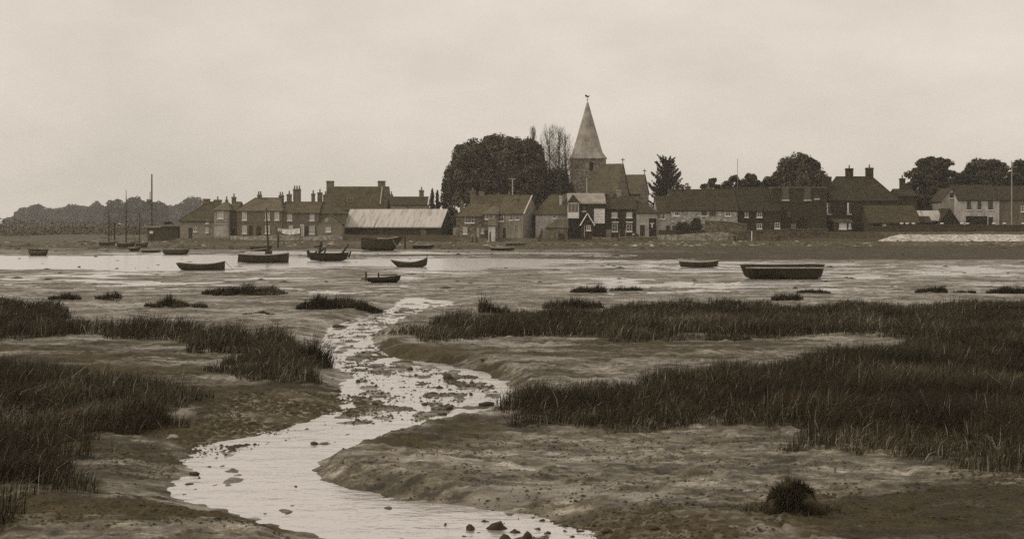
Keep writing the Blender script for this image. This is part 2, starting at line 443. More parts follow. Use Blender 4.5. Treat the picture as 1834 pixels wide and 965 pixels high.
# ------------------------------------------------------------------ air
hz = bpy.data.materials.new('haze'); hz.use_nodes = True
hz.node_tree.nodes.clear()
ho = hz.node_tree.nodes.new('ShaderNodeOutputMaterial'); hv = hz.node_tree.nodes.new('ShaderNodeVolumePrincipled')
hv.inputs['Color'].default_value = (.97, .96, .95, 1); hv.inputs['Density'].default_value = HAZE; hv.inputs['Anisotropy'].default_value = 0.2
hz.node_tree.links.new(hv.outputs[0], ho.inputs['Volume'])
haze = MB().box(-1260, 1260, -40, 1460, -3, 48).build('haze', hz)
tag(haze, 'thin pale haze over the harbour', kind='stuff')

# ------------------------------------------------------------------ houses
WHITE, PALE = M('paint', .8), M('paint', .42)
def roof_mesh(W, dep, He, Hr, kind, ov=.22, t=.16, hl=0, hr=0):
    if kind == 'gfront':
        v, f = _gable(dep, W, He, Hr, ov, 0, 0)
        v = [(y, x, z) for x, y, z in v]
    elif kind == 'lean':
        sl = (Hr - He) / dep
        v = [(-ov, -ov, He - ov*sl), (W+ov, -ov, He - ov*sl), (W+ov, dep, Hr), (-ov, dep, Hr)]; f = [(0, 1, 2, 3)]
    else:
        v, f = _gable(W, dep, He, Hr, ov, hl, hr)
    return MB().slab(v, f, t)
def _gable(W, dep, He, Hr, ov, hl, hr):
    sl = (Hr - He) / (dep / 2); ze = He - ov * sl
    xl = hl if hl else -ov * .6; xr = W - hr if hr else W + ov * .6
    el = -ov if hl else -ov * .6; er = W + ov if hr else W + ov * .6
    v = [(el, -ov, ze), (er, -ov, ze), (er, dep + ov, ze), (el, dep + ov, ze), (xl, dep/2, Hr), (xr, dep/2, Hr)]
    f = [(0, 1, 5, 4), (2, 3, 4, 5)]
    if hl: f.append((3, 0, 4))
    if hr: f.append((1, 2, 5))
    return v, f
def window_part(parent, x, z, w, h, frame, pane, sill, bars=(1, 1), y=0.0):
    m = MB(); t = min(.08, w * .12)
    x0, x1, z0, z1 = x - w/2, x + w/2, z - h/2, z + h/2
    m.box(x0, x0+t, y-.07, y+.02, z0, z1); m.box(x1-t, x1, y-.07, y+.02, z0, z1)
    m.box(x0+t, x1-t, y-.07, y+.02, z0, z0+t); m.box(x0+t, x1-t, y-.07, y+.02, z1-t, z1)
    for k in range(bars[0]):
        xx = x0 + (k+1) * w / (bars[0]+1); m.box(xx-.025, xx+.025, y-.055, y-.02, z0+t, z1-t)
    for k in range(bars[1]):
        zz = z0 + (k+1) * h / (bars[1]+1); m.box(x0+t, x1-t, y-.06, y-.025, zz-.025, zz+.025)
    f = m.build('window', frame, parent)
    MB().box(x0+t, x1-t, y-.025, y+.015, z0+t, z1-t).build('pane', pane, f)
    if sill: MB().box(x0-.1, x1+.1, y-.16, y+.01, z0-.16, z0-.003).build('sill', sill, f)
    return f
def chimney_part(parent, x, y, z0, z1, w, mat, pots=1, d=None):
    d = d or min(w, .75); m = MB()
    m.box(x-w/2, x+w/2, y-d/2, y+d/2, z0, z1-.28)
    m.box(x-w/2-.07, x+w/2+.07, y-d/2-.07, y+d/2+.07, z1-.28, z1-.12)
    m.box(x-w/2-.02, x+w/2+.02, y-d/2-.02, y+d/2+.02, z1-.12, z1)
    c = m.build('chimney', mat, parent)
    for k in range(pots):
        xx = x + (k - (pots-1)/2) * w / max(pots, 1)
        MB().tube([(xx, y, z1-.02), (xx, y, z1+.1), (xx, y, z1+.45), (xx, y, z1+.6)], [.13, .15, .11, .15], 8).build('chimney_pot', M('brick', .16), c)
    return c
def house(label, x0, x1, yb, ye, yr, D, dep, kind='gable', wall=None, roof=None, hl=0, hr=0, rot=0, wins=(), doors=(), chims=(), name='cottage', cat='house',
          group=None, frame=None, pane=None, sill=WHITE, ov=.22, under=1.2, ridge=None, verge=None, door_mat=None):
    s = K / D; loc = P(x0, yb, D); rot = R(rot)
    W = (x1 - x0) / s / max(.2, math.cos(rot)); He = (yb - ye) / s
    T = thing(name, label, cat, loc, rot, group)
    if kind == 'gfront' : Hr = (yb - yr) / s
    else:
        dr = D + (dep if kind == 'lean' else dep / 2) - (W / 2 * math.sin(-rot))
        Hr = CH - (yr - HY) / K * dr - loc.z
    if kind == 'flat': Hr = He
    frame = frame or WHITE; pane = pane or M('glass', .03)
    m = MB(); zt = He - .07; b = -under
    e = .012
    if kind == 'gfront':
        m.prism([(e, b), (W-e, b), (W-e, zt), (W/2, Hr-.1), (e, zt)], 0, dep)
    elif kind == 'lean':
        m.add([(e,0,b),(W-e,0,b),(W-e,dep,b),(e,dep,b),(e,0,zt),(W-e,0,zt),(W-e,dep,Hr-.08),(e,dep,Hr-.08)], [(3,2,1,0),(4,5,6,7),(0,1,5,4),(1,2,6,5),(2,3,7,6),(3,0,4,7)])
    elif kind == 'flat':
        m.box(e, W-e, 0, dep, b, He)
    else:
        v = [(e,0,b),(W-e,0,b),(W-e,dep,b),(e,dep,b),(e,0,zt),(W-e,0,zt),(W-e,dep,zt),(e,dep,zt)]
        f = [(3,2,1,0),(0,1,5,4),(2,3,7,6)]
        if hl: f.append((3,0,4,7)); 
        else: v.append((e, dep/2, Hr-.1)); f.append((3,0,4,len(v)-1,7))
        if hr: f.append((1,2,6,5))
        else: v.append((W-e, dep/2, Hr-.1)); f.append((1,2,6,len(v)-1,5))
        m.add(v, f)
    m.build('wall', wall, T)
    if kind == 'flat':
        MB().box(-.06, W+.06, -.06, dep+.06, He, He+.22).build('coping', roof, T)
    else:
        rf = roof_mesh(W, dep, He, Hr, kind, ov, .16, hl, hr).build('roof', roof, T)
        if ridge and kind not in ('lean', 'gfront'):
            xl = hl if hl else -ov*.6; xr = W-hr if hr else W+ov*.6
            r = MB().tube([(xl, dep/2, Hr+.02), (xr, dep/2, Hr+.02)], .11, 6)
            for flag, xe, xx in ((hl, -ov, xl), (hr, W+ov, xr)):
                if flag:
                    sl = (Hr-He)/(dep/2)
                    r.tube([(xx, dep/2, Hr+.02), (xe, -ov, He-ov*sl+.03)], .09, 6)
            r.build('ridge_tiles', ridge, rf)
        if verge:
            sl = (Hr-He)/(dep/2); v = MB()
            if kind == 'gfront':
                sl = (Hr-He)/(W/2)
                for a in (-1, 1):
                    v.tube([(W/2, -ov-.05, Hr-.05), (W/2+a*(W/2+ov), -ov-.05, He-ov*sl-.05)], .1, 4)
            else:
                for a in (0, 1):
                    if 'lr'[a] in verge:
                        xx = (-ov*.6-.04, W+ov*.6+.04)[a]
                        v.tube([(xx, -ov, He-ov*sl-.02), (xx, dep/2, Hr-.02)], .11, 4)
            v.build('bargeboard', WHITE if verge[0] != 'd' else roof, rf)
    for wd in wins:
        cx, cy, w, h = wd[:4]; o = wd[4] if len(wd) > 4 else {}
        window_part(T, (cx-x0)/s, (yb-cy)/s, w/s, h/s, o.get('f', frame), o.get('p', pane), o.get('s', sill), o.get('b', (1, 1)))
    for dd in doors:
        cx, yt, w = dd[:3]; o = dd[3] if len(dd) > 3 else {}
        x = (cx-x0)/s; h = (yb-yt)/s; w = w/s
        if 'yb' in o: zb = (yb-o['yb'])/s
        else: zb = -.3
        dr = MB().box(x-w/2, x+w/2, -.05, .02, zb, h).build('door', o.get('m', door_mat or M('boards', .05)), T)  # door leaf; open doorways get a dark panel painted as shade
        fm = o.get('f', None)
        if fm: MB().box(x-w/2-.1, x-w/2-.003, -.08, .02, zb, h+.1).box(x+w/2+.003, x+w/2+.1, -.08, .02, zb, h+.1).box(x-w/2-.003, x+w/2+.003, -.08, .02, h+.003, h+.1).build('door_frame', fm, dr)
    for ch in chims:
        cx, yt, w = ch[:3]; pots = ch[3] if len(ch) > 3 else 1; fr = ch[4] if len(ch) > 4 else .5; mm = ch[5] if len(ch) > 5 else M('brick', .13)
        yl = dep * fr; Dc = D + yl
        zt2 = CH - (yt - HY) / K * Dc - loc.z
        xl = ((cx - CX) / K * Dc - loc.x)
        if rot: xl = xl * math.cos(rot)
        if pots: zt2 -= .58
        chimney_part(T, xl, yl, He * .6, zt2, w / (K / Dc), mm, pots)
    return T

RF = [M('tile', .072), M('tile', .095), M('tile', .13), M('tile', .045), M('tile', .03)]
BR = {v: M('brick', v * (1.15 if v > .09 else .62)) for v in (.055, .075, .10, .13, .17, .21)}
GL, CUR = M('glass', .035), M('cloth', .5)
LT = dict(p=CUR)
gL = 'brick houses along the waterfront'
house('low brick cottage with a steep hipped roof, first house of the waterfront row', 322, 384, 428, 394, 362, 253, 9, wall=BR[.21], roof=RF[0], hl=4.2, ridge=RF[1],
      wins=[(371,397,5,6,LT),(371,412,5,9,LT),(350,411,6,8)], doors=[(341,408,6)], chims=[(370,356,11,0),(390,352,13,1)], group=gL)
A = house('projecting pale rendered wing with one tall sash window, beside the hipped cottage', 383, 410, 428, 375, 362, 251.3, 6, wall=M('render', .3), roof=RF[2], hl=1.2, hr=.6,
      wins=[(395,384,10,15,LT)], chims=[(406,352,4,1)], group=gL)
MB().box(.1, 2.6, -.04, .01, .4, 2.2).build('render_panel', M('render', .42), A)
MB().box(.1, 2.6, -.05, .01, 2.6, 2.72).box(.1, 2.6, -.05, .01, 3.1, 3.2).build('string_course', PALE, A)
house('narrow dark brick link house with a plain door, left of the long hipped house', 410, 424, 428, 376, 361, 253, 8, wall=BR[.10], roof=RF[1], doors=[(417,409,7)], chims=[(419,347,7,1)], group=gL)
house('long brick house with hipped roof and white sills behind the sailing boat mast', 424, 505, 428, 376, 355, 252, 8, wall=BR[.13], roof=RF[2], hl=2.6, hr=.8, ridge=RF[1],
      wins=[(438,387,8,14,LT),(479,387,8,14,LT),(496,387,8,14,LT),(438,411,8,14,LT),(479,411,8,14,LT)],
      doors=[(449,404,7,dict(yb=423)),(463,405,8,dict(yb=423))], chims=[(465,343,7,2),(504,344,8,2)], group=gL)
C_ = house('brick house with a tall chimney of three pots, behind the washing line', 505, 571, 428, 380, 361, 252.4, 8, wall=BR[.13], roof=RF[1],
      wins=[(519,389,8,12,LT),(559,389,8,12,LT),(521,408,7,8,LT),(559,412,9,14,LT)], doors=[(541,403,5,dict(f=WHITE,m=PALE,yb=424)),(549,405,5,dict(yb=424))],
      chims=[(518,342,8,1),(532,333,13,3),(561,341,6,1)], group=gL)
house('brick end house with hipped roof and two chimney stacks, left of the iron shed', 571.5, 615, 428, 381, 361, 253, 8, wall=BR[.13], roof=RF[0], hr=3.6, chims=[(573,339,8,1),(583,343,8,1)], group=gL)
A = house('small gabled brick lean-to with a pale skylight, in front of the end house', 568, 613, 428, 399, 382, 249.7, 2.4, kind='gfront', wall=BR[.17], roof=RF[1],
      wins=[(585,394,5,6,dict(s=None)),(588,411,9,8,LT)], name='outhouse', cat='outbuilding')
MB().add([(2.95,-.1,3.9),(3.9,-.1,3.12),(3.9,1.6,3.12),(2.95,1.6,3.9)],[(0,1,2,3)]).build('skylight', M('paint', .6), A)
A = house('big brick house with a chimney stack at each gable, rising behind the iron shed', 583, 692, 428, 374, 334, 268, 10, wall=BR[.13], roof=RF[0], chims=[(591.5,324,13,0,.5,BR[.13]),(683.5,324,13,0,.5,BR[.13])], name='gabled_house', verge='d')
s_ = K / 268
for a, b_, c_ in ((572, 586, 583), (689, 700, 692)):
    xa, xb = (a-583)/s_, (b_-583)/s_
    top = (xb if a < 600 else xa)
    MB().prism([(xa, -1), (xb, -1), (xb, 54/s_ + (1.2 if a < 600 else 0)), (top, 86/s_), (xa, 54/s_ + (0 if a < 600 else 1.2))], 3.5, 6.5).build('chimney_breast', BR[.13], A)
f_ = MB().box(4.0, 5.2, .9, 1.0, 7.1, 7.9).build('dormer_window', PALE, A)
MB().box(4.1, 4.55, .86, .9, 7.15, 7.85).box(4.65, 5.1, .86, .9, 7.15, 7.85).build('pane', GL, f_)
MB().box(10.35, 10.5, 1.2, 4.0, 7.6, 7.7).add([(10.3,.4,6.7),(10.45,.4,6.7),(10.45,4.9,10.3),(10.3,4.9,10.3)],[(0,1,2,3)]).build('roof_ladder', PALE, A)
house('low brick range with a dark roof, right of the big gabled house', 700, 765, 428, 366, 352, 266, 7, wall=M('brick', .21), roof=RF[3], chims=[(701,343,5,1),(755,335,8,1)], verge='r', name='cottage')
S_ = house('long dark boat shed roofed in pale corrugated iron', 615, 791, 425, 404, 374.5, 256, 8.4, wall=M('boards', .04), roof=M('iron', .46), rot=-13, ov=.3, name='boat_shed', cat='shed',
      doors=[(764,405,10,dict(m=M('boards', .14)))])
MB().add([(5.9, -.36, 1.88), (6.08, -.36, 1.88), (6.08, 4.25, 5.17), (5.9, 4.25, 5.17)], [(0, 1, 2, 3)]).build('roof_seam', M('wood', .05), S_)

gM = 'old cottages in the middle of the waterfront'
house('grey cottage with a wide three light window, right of the iron shed', 817, 877, 428, 386, 363, 253.4, 8, wall=M('flint', .16), roof=RF[1], hl=2.7, ridge=RF[2], wins=[(841,393,17,12,dict(b=(2,1))),(833,413,7,12,LT),(864,413,5,9,LT)],
      doors=[(856,408,5,dict(m=PALE))], chims=[(827,357,7,1,.4)], group=gM)
house('roof of a cottage behind the others, with four chimney stacks', 843, 925, 428, 371, 349.5, 264, 8, wall=BR[.13], roof=RF[0], ridge=RF[2], chims=[(847,336,10,1),(863,343,9,0,.5,M('brick',.17)),(893,344,6,1,.6),(912,343,6,1,.6)], group=gM)
house('tiny low cottage with one white window and a tiled roof', 866.5, 892, 428, 382, 369, 251.9, 6, wall=M('flint', .15), roof=RF[2], hl=1.5, wins=[(873.5,388,8,9,dict(b=(2,0))),(884,389,5,7)], doors=[(871,412,5)], group=gM)
house('small white privy with a sloping roof on the shore', 874.5, 887, 433, 403, 392, 247.2, 2.2, kind='lean', wall=M('render', .62), roof=RF[2], name='privy', cat='outbuilding', ov=.12)
A = house('tall rendered house with streaked walls and a pale roof verge', 892.5, 937, 430, 381, 350, 252.8, 9, wall=M('render', .27), roof=RF[1], rot=-19, verge='r', ridge=RF[2],
      wins=[(897.5,389,11,14,dict(b=(1,1))),(917,389,6,10,dict(f=PALE)),(929,388,7,11,dict(f=PALE)),(912,407,5,10,dict(f=PALE,s=None)),(926,408,5,12,dict(f=PALE,s=None))], doors=[(904,408,5)], chims=[(916,349,9,1,.35)], group=gM)
house('whitewashed cottage under a big hipped tile roof', 959, 1019, 428, 382, 349, 254.5, 9, wall=M('render', .5), roof=RF[1], hl=2.9, ridge=RF[2], wins=[(970,388,5,7,dict(s=None)),(993,387,6,8),(970,411,5,7,dict(s=None))],
      chims=[(1004.5,351,5,0,.25,M('render',.6))], group=gM)
house('rubble outhouse with a dark door, in front of the whitewashed cottage', 979, 1017, 433, 406, 393, 248.5, 5, wall=M('flint', .14), roof=RF[1], hl=1.9, doors=[(1004.5,418,10)], wins=[(1004,409,9,8,dict(f=PALE,s=None))], name='outhouse', cat='outbuilding')
A = house('tall dark weatherboarded house with a white oriel window and slate roof', 1018, 1084, 428, 363, 346, 251.5, 8, wall=M('boards', .05), roof=M('tile', .34), group=gM,
      wins=[(1046,374,6,8,dict(f=M('wood',.1)))])
s_ = K / 251.5
o_ = MB().box(-.15, 1.85, -.9, -.003, 37/s_, 65/s_).build('oriel', WHITE, A)
for k in range(3): MB().box(-.05 + k*.62, .5 + k*.62, -.925, -.895, 48/s_, 63/s_).build('pane', M('glass', .12), o_)
MB().box(1.855, 1.88, -.8, -.12, 48/s_, 63/s_).build('pane', GL, o_)
MB().slab([(-.45,-1.15,62/s_),(.85,-1.15,79.5/s_),(2.2,-1.15,62/s_),(-.45,2.6,62/s_),(.85,2.6,79.5/s_),(2.2,2.6,62/s_)],[(0,1,4,3),(1,2,5,4)],.14).build('gable_roof', RF[1], A)
MB().prism([(-.2,65/s_+.003),(1.85,65/s_+.003),(.83,78/s_)],-.98,-.003).build('gable', M('boards',.09), A)
B = house('small dark lean-to with a pale barge edge and window, under the tall boarded house', 1041, 1063, 428, 400, 382, 248.6, 2.6, kind='gfront', wall=M('boards', .045), roof=M('tile', .06), verge='w', wins=[(1054,408,8,9,dict(p=M('glass',.15)))], name='lean_to', cat='outbuilding')
MB().box(.5, .62, -.1, -.003, -.2, 2.4).build('corner_post', PALE, B)
A = house('dark brick cottage with white lintels over the ground floor windows', 1084.5, 1139.5, 426, 373, 351, 252.3, 8, wall=BR[.055], roof=RF[3],
      wins=[(1100.5,385,10,9,LT),(1127,385,10,9,LT),(1101,408,10,13),(1127,408,10,13)], doors=[(1114,406,8,dict(m=M('boards',.04)))], chims=[(1095,342,7,0),(1108,340,7,0,.5,M('render',.3))], group=gM)
s_ = K / 252.3
for cx in (1102, 1127): MB().box((cx-6-1084.5)/s_, (cx+6-1084.5)/s_, -.18, -.003, 27/s_, 29/s_).build('lintel', WHITE, A)
MB().box(0.02, 1.0, -.04, -.003, -.4, 15/s_).box(2.4, 2.6, -.04, -.003, -.4, 15/s_).box(3.5, 3.7, -.04, -.003, -.4, 15/s_).build('render_band', M('render', .25), A)
house('pale rendered workshop with a wide dark doorway', 1140, 1177.5, 424, 380, 360, 251.8, 8, wall=M('render', .4), roof=RF[3], hr=2.6, ridge=RF[2], doors=[(1169,391,14,dict(f=PALE,m=M('boards',.025))),(1150.5,403,9,dict(m=M('boards',.05),f=M('render',.4)))], name='workshop', cat='workshop', group=gM)  # wide doorway: dark sheet painted for the shaded interior
house('pale rendered cottage with two small windows, right of the workshop', 1178, 1201.5, 424, 379, 351, 252.6, 9, wall=M('render', .42), roof=RF[3], wins=[(1188,387,6,10,dict(b=(0,1))),(1181,387,4,9,dict(f=PALE))], doors=[(1196,404,6)], group=gM)
house('long flint terrace with pale stone front and dark roof', 1202, 1321, 424, 375, 340, 252.1, 10, wall=M('flint', .38), roof=M('tile', .036), ridge=RF[1],
      wins=[(1213,382,10,9,dict(b=(2,0))),(1261,382,9,9,dict(f=BR[.075])),(1276,382,11,9,dict(f=BR[.075],s=None)),(1304,382,10,10),(1206,408,6,8,dict(f=PALE)),(1222,408,8,8,dict(f=PALE))],
      doors=[(1246,394,10,dict(m=M('boards',.03)))], chims=[(1232,328,9,1,.6),(1269,330,8,1,.6)], name='terrace', cat='house')
house('dark brick house with four small white windows, right of the flint terrace', 1321.5, 1399, 424, 376, 336, 252.8, 10, wall=BR[.055], roof=RF[4], ridge=RF[0],
      wins=[(1337,384,6,10,dict(b=(0,2))),(1360,384,9,10),(1360,405,9,9),(1392,404,9,10)], doors=[(1378,404,7)], group=None)
A = house('tall dark flat fronted house with parapet and arched door', 1383, 1481, 424, 337, 337, 254.2, 10, kind='flat', wall=BR[.055], roof=BR[.10],
      wins=[(1407,346,12,24,dict(f=M('wood',.1),p=M('glass',.06))),(1446,346,12,24,dict(f=M('wood',.1),p=M('glass',.06))),(1413,385,7,10,dict(f=M('wood',.09),s=None)),(1421,405,8,7,dict(f=PALE,s=None)),(1463,352,8,8,dict(f=M('wood',.06)))],
      chims=[(1481,311,15,1,.5,BR[.055])], name='tall_house', cat='house')
s_ = K / 254.2
MB().prism([((1437-1383+8*math.cos(a))/s_, (424-401+(12*math.sin(a) if math.sin(a) > 0 else -14))/s_) for a in [k*math.pi/8 for k in range(9)]] + [((1429-1383)/s_, -.3), ((1445-1383)/s_, -.3)], -.06, .02).build('arched_door', M('boards', .02), A)
A = house('tall hipped house with two big chimney stacks, standing above its neighbours', 1483, 1608, 413, 357, 317, 257, 10, wall=BR[.055], roof=M('tile', .036), hl=2.6, hr=3.4, ridge=RF[4],
      wins=[(1485,373,7,20,dict(f=M('wood',.05))),(1521,373,7,20,dict(f=M('wood',.05)))], chims=[(1521,296,13,1,.5,BR[.055]),(1557,295,13,1,.5,BR[.055])], name='tall_house', cat='house')
s_ = K / 257
for cx in (1481.5, 1518.5): MB().box((cx-1.3-1483)/s_, (cx+1.3-1483)/s_, -.12, -.075, 31/s_, 50/s_).build('lit_reveal', WHITE, A)  # white strips paint in the light on the left window reveals
house('low dark wing with a slim chimney, right of the tall hipped house', 1609, 1642, 413, 350, 338, 262, 7, wall=BR[.055], roof=RF[4], chims=[(1616,314,9,1,.5,BR[.055])], group=None, name='cottage')
A = house('lean-to porch with a white board in its window, below the tall hipped house', 1496, 1526, 414, 397, 391, 253.2, 2.6, kind='lean', wall=BR[.075], roof=RF[0], wins=[(1509.5,404,13,12,dict(p=M('paint',.62),b=(0,0))),(1522,404,4,10,dict(p=CUR))], name='porch', cat='outbuilding')
house('low tiled shed with a brick gable and dark open doorway', 1556, 1646, 416, 397, 368, 251.8, 7.5, wall=BR[.075], roof=M('tile', .055), doors=[(1572,399,16,dict(m=M('boards',.02))),(1616,402,48,dict(m=M('boards',.028)))], wins=[(1584,404,7,8,dict(f=PALE,p=CUR,s=None,b=(0,0)))], name='tiled_shed', cat='shed')  # open doorway: near-black panel painted as its unlit inside
house('little shed with a pale patched roof beside a dark gable', 1650, 1687, 406, 393, 377, 257.5, 5, wall=M('boards', .03), roof=M('iron', .42), name='small_shed', cat='shed')
house('black boarded shed with its gable end to the shore', 1683, 1718, 406, 398, 373, 256, 6, kind='gfront', wall=M('boards', .025), roof=M('boards', .03), name='boarded_shed', cat='shed')
house('squat dark shed with a low roof, left of the pale patched shed roof', 1638, 1668, 408, 397, 387, 254.5, 3.5, wall=M('boards', .03), roof=M('tile', .04), name='squat_shed', cat='shed')
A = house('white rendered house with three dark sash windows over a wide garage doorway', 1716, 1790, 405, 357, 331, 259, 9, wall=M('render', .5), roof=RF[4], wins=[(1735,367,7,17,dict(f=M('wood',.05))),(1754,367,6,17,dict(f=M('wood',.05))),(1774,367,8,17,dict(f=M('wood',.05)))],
      doors=[(1749,387,38,dict(m=M('boards',.02))),(1774,389,8,dict(m=M('boards',.03),f=PALE))], name='white_house')  # garage opening is a dark panel coloured as the shade within
house('pale side wing with a weathered front gable, left of the white house', 1686, 1722, 405, 358, 336, 261.5, 7, kind='gfront', wall=M('render', .3), roof=RF[3], wins=[(1706,350,10,9,dict(f=M('wood',.06)))], name='side_wing')
house('grey rendered house, last of the row beyond the white house', 1790.5, 1880, 405, 357, 333, 259.3, 9, wall=M('render', .15), roof=RF[4], wins=[(1833,374,9,10)], name='grey_house')

# church
A = thing('church', 'old church with a tall shingled spire rising over the village', 'church', P(1054, 425, 300))
s_ = K / 300; hw = 3.75; zt = (425-283)/s_
MB().box(-hw, hw, 0, 2*hw, -2, zt).build('tower', M('flint', .2), A)
r8 = []
def ring(r, z, sq):
    v = []
    for k in range(16):
        a = k * math.pi / 8 + math.pi / 16; c, s2 = math.cos(a), math.sin(a)
        rs = r / max(abs(c), abs(s2)); rr = rs * sq + r * (1-sq) * 1.04
        v.append((rr*c, hw + rr*s2, z))
    return v
rs = [(hw+.3, zt-.15, 1), (hw+.22, zt+.1, 1), (3.25, zt+1.2, .75), (2.85, zt+2.4, .35), (2.3, zt+4.4, .1), (.16, (425-181)/s_, 0)]
vv = [p for r in rs for p in ring(*r)]
ff = [(i*16+k, i*16+(k+1)%16, (i+1)*16+(k+1)%16, (i+1)*16+k) for i in range(len(rs)-1) for k in range(16)] + [tuple(range(80, 96)), tuple(range(15, -1, -1))]
sp_ = MB().add(vv, ff).build('spire', M('tile', .36), A)
zs = (425-181)/s_
wv = MB().tube([(0,hw,zs-.2),(0,hw,zs+1.5)], .05, 6).tube([(-.35,hw,zs+.55),(.35,hw,zs+.55)], .03, 5)
wv.prism([(-.5,zs+1.25),(-.1,zs+1.05),(.3,zs+1.1),(.55,zs+1.6),(.35,zs+1.5),(.1,zs+1.3),(-.2,zs+1.6),(-.55,zs+1.7)], hw-.03, hw+.03).build('weathervane', M('wood', .04), sp_)
MB().box(.2, 1.0, -.06, .02, zt-2.6, zt-.9).build('belfry_window', M('boards', .02), A)
def roofbox(x0, x1, ye, yr, D, dep, rot, nm, wallm, roofm):
    s = K / D; lo = P(x0, 425, D) - A.location
    e = bpy.data.objects.new(nm, None)
    W = (x1-x0)/s; He = (425-ye)/s; Hr = (425-yr)/s
    W0 = W; m = MB(); Hr = CH-(yr-HY)/K*(D+dep/2) - P(x0,425,D).z
    m.add([(0,0,-2),(W,0,-2),(W,dep,-2),(0,dep,-2),(0,0,He),(W,0,He),(W,dep,He),(0,dep,He),(2.9 if nm == 'nave' else 0,dep/2,Hr-.1),(W,dep/2,Hr-.1)], [(0,1,5,4),(2,3,7,6),(3,0,4,8,7),(1,2,6,9,5)])
    w = m.build(nm, wallm, A); w.location = lo; w.rotation_euler = (0,0,R(rot))
    hl = 2.9 if nm == 'nave' else 0
    v, f = _gable(W, dep, He, Hr, .25, hl, 0)
    r = MB().slab(v, f, .16).build('roof', roofm, w)
    return w, W, dep, Hr
for x0, x1, ye, yr, D, dep, nm, cx in ((1041, 1106, 345, 294, 289, 11, 'nave', 1), (1112, 1148, 345, 313, 299.6, 8, 'chancel', 1)):
    w, W, dp, Hr = roofbox(x0, x1, ye, yr, D, dep, -18, nm, M('flint', .16), M('tile', .11))
    MB().box(W-.1, W+.05, dp/2-.07, dp/2+.07, Hr, Hr+1.2).box(W-.1, W+.05, dp/2-.4, dp/2+.4, Hr+.7, Hr+.87).box(W-.42, W-.103, dp/2-.06, dp/2+.06, Hr+.7, Hr+.87).box(W+.053, W+.37, dp/2-.06, dp/2+.06, Hr+.7, Hr+.87).build('gable_cross', M('stone', .18), w)

# billboard
b0, b1 = P(1064, 400, 249.6), P(1083, 374, 249.6)
A = thing('billboard', 'white notice board with lines of dark lettering on the boarded wall', 'sign', (b0.x, 249.6, b0.z))
w, h = b1.x-b0.x, b1.z-b0.z
MB().box(0, w, -.06, 0, 0, h).build('board', M('paint', .85), A)
MB().box(-.06, -.003, -.09, .01, -.06, h+.06).box(w+.003, w+.06, -.09, .01, -.06, h+.06).box(-.003, w+.003, -.09, .01, -.06, -.003).box(-.003, w+.003, -.09, .01, h+.003, h+.06).build('frame', M('wood', .12), A)
m = MB(); rr = random.Random(3)
for k, (n, hh_) in enumerate(((7, .16), (8, .16), (8, .2), (7, .17), (9, .14), (7, .12))):
    z = h - .32 - k * .4; x = .2 + rr.random()*.1
    while x < w - .3:
        l = .06 + rr.random() * .1
        m.box(x, x + .025, -.068, -.062, z, z + hh_)
        if rr.random() < .7: m.box(x + .03, x + l, -.068, -.062, z + hh_*rr.choice((0, .45, .8)), z + hh_*rr.choice((0, .45, .8)) + .035)
        x += l + .05 + (.1 if rr.random() < .15 else 0)
m.build('lettering', M('paint', .1), A)

# ------------------------------------------------------------------ quays and walls
def wall_run(name, label, pts, mat, th=.5, cap=None, top_mat=None):
    # pts: (px, y_bottom, y_top, D)
    W0 = P(pts[0][0], pts[0][1], pts[0][3])
    T = thing(name, label, 'wall', W0)
    vs = []; n = len(pts)
    for px, yb, yt, D in pts:
        a = P(px, yb, D) - W0; b = P(px, yt, D) - W0
        a.z -= .6
        vs += [a, b, b + Vector((0, th, 0)), a + Vector((0, th, 0))]
    f = []
    for i in range(n-1):
        for k in range(4): f.append((i*4+k, i*4+(k+1)%4, (i+1)*4+(k+1)%4, (i+1)*4+k))
    f += [(3,2,1,0), tuple((n-1)*4+k for k in range(4))]
    MB().add(vs, f).build('wall_face', mat, T)
    if cap:
        vs = []
        for px, yb, yt, D in pts:
            b = P(px, yt, D) - W0
            vs += [b + Vector((0,-.08,.003)), b + Vector((0,-.08,.14)), b + Vector((0,th+.08,.14)), b + Vector((0,th+.08,.003))]
        MB().add(vs, f).build('coping', cap, T)
    return T
wall_run('sea_wall', 'low rubble sea wall in front of the hipped cottage', [(316,434,427,249.5),(352,434,428,249.4),(386,434,427,249.3),(411,434,427,249.2)], M('flint', .2))
wall_run('sea_wall', 'pale patched sea wall below the long brick house and the washing line', [(412,434,422,248.6),(440,434,423,248.5),(500,434,421,248.4),(540,434,423,248.3),(613,434,421,248.2)], M('flint', .3))
wall_run('sea_wall', 'dark brick yard wall in front of the iron boat shed', [(615,433,420,249.0),(700,433,421,248.4),(816,433,421,247.6)], M('brick', .10))
wall_run('quay_wall', 'rubble terrace wall below the notice board', [(1060,434,424,248.0),(1085,434,425,248),(1107,434,426,248)], M('flint', .15), th=1.2)
wall_run('quay_wall', 'low stone landing with a pale top, in front of the workshop', [(1108,430,426,248.1),(1176,431,425,248)], M('flint', .14), th=2.0, cap=M('stone', .2))
wall_run('quay_wall', 'rough pale rubble bank below the flint terrace', [(1178,434,421,248),(1220,435,420,248),(1250,435,418,247.8),(1290,436,416,247.7),(1305,436,417,247.7),(1320,435,421,248)], M('flint', .26), th=1.0)
wall_run('quay_wall', 'dark rubble sea wall with a pale ledge below the tall dark houses', [(1321,434,415,248),(1360,434,414,248.2),(1420,434,411,248.4),(1484,433,411,248.5)], M('flint', .085), cap=M('stone', .12))
wall_run('quay_wall', 'timber faced quay with upright boards left of the shingle bank', [(1485,433,415,248.2),(1530,433,415,248.2),(1578,433,416,248.2)], M('boards', .12))
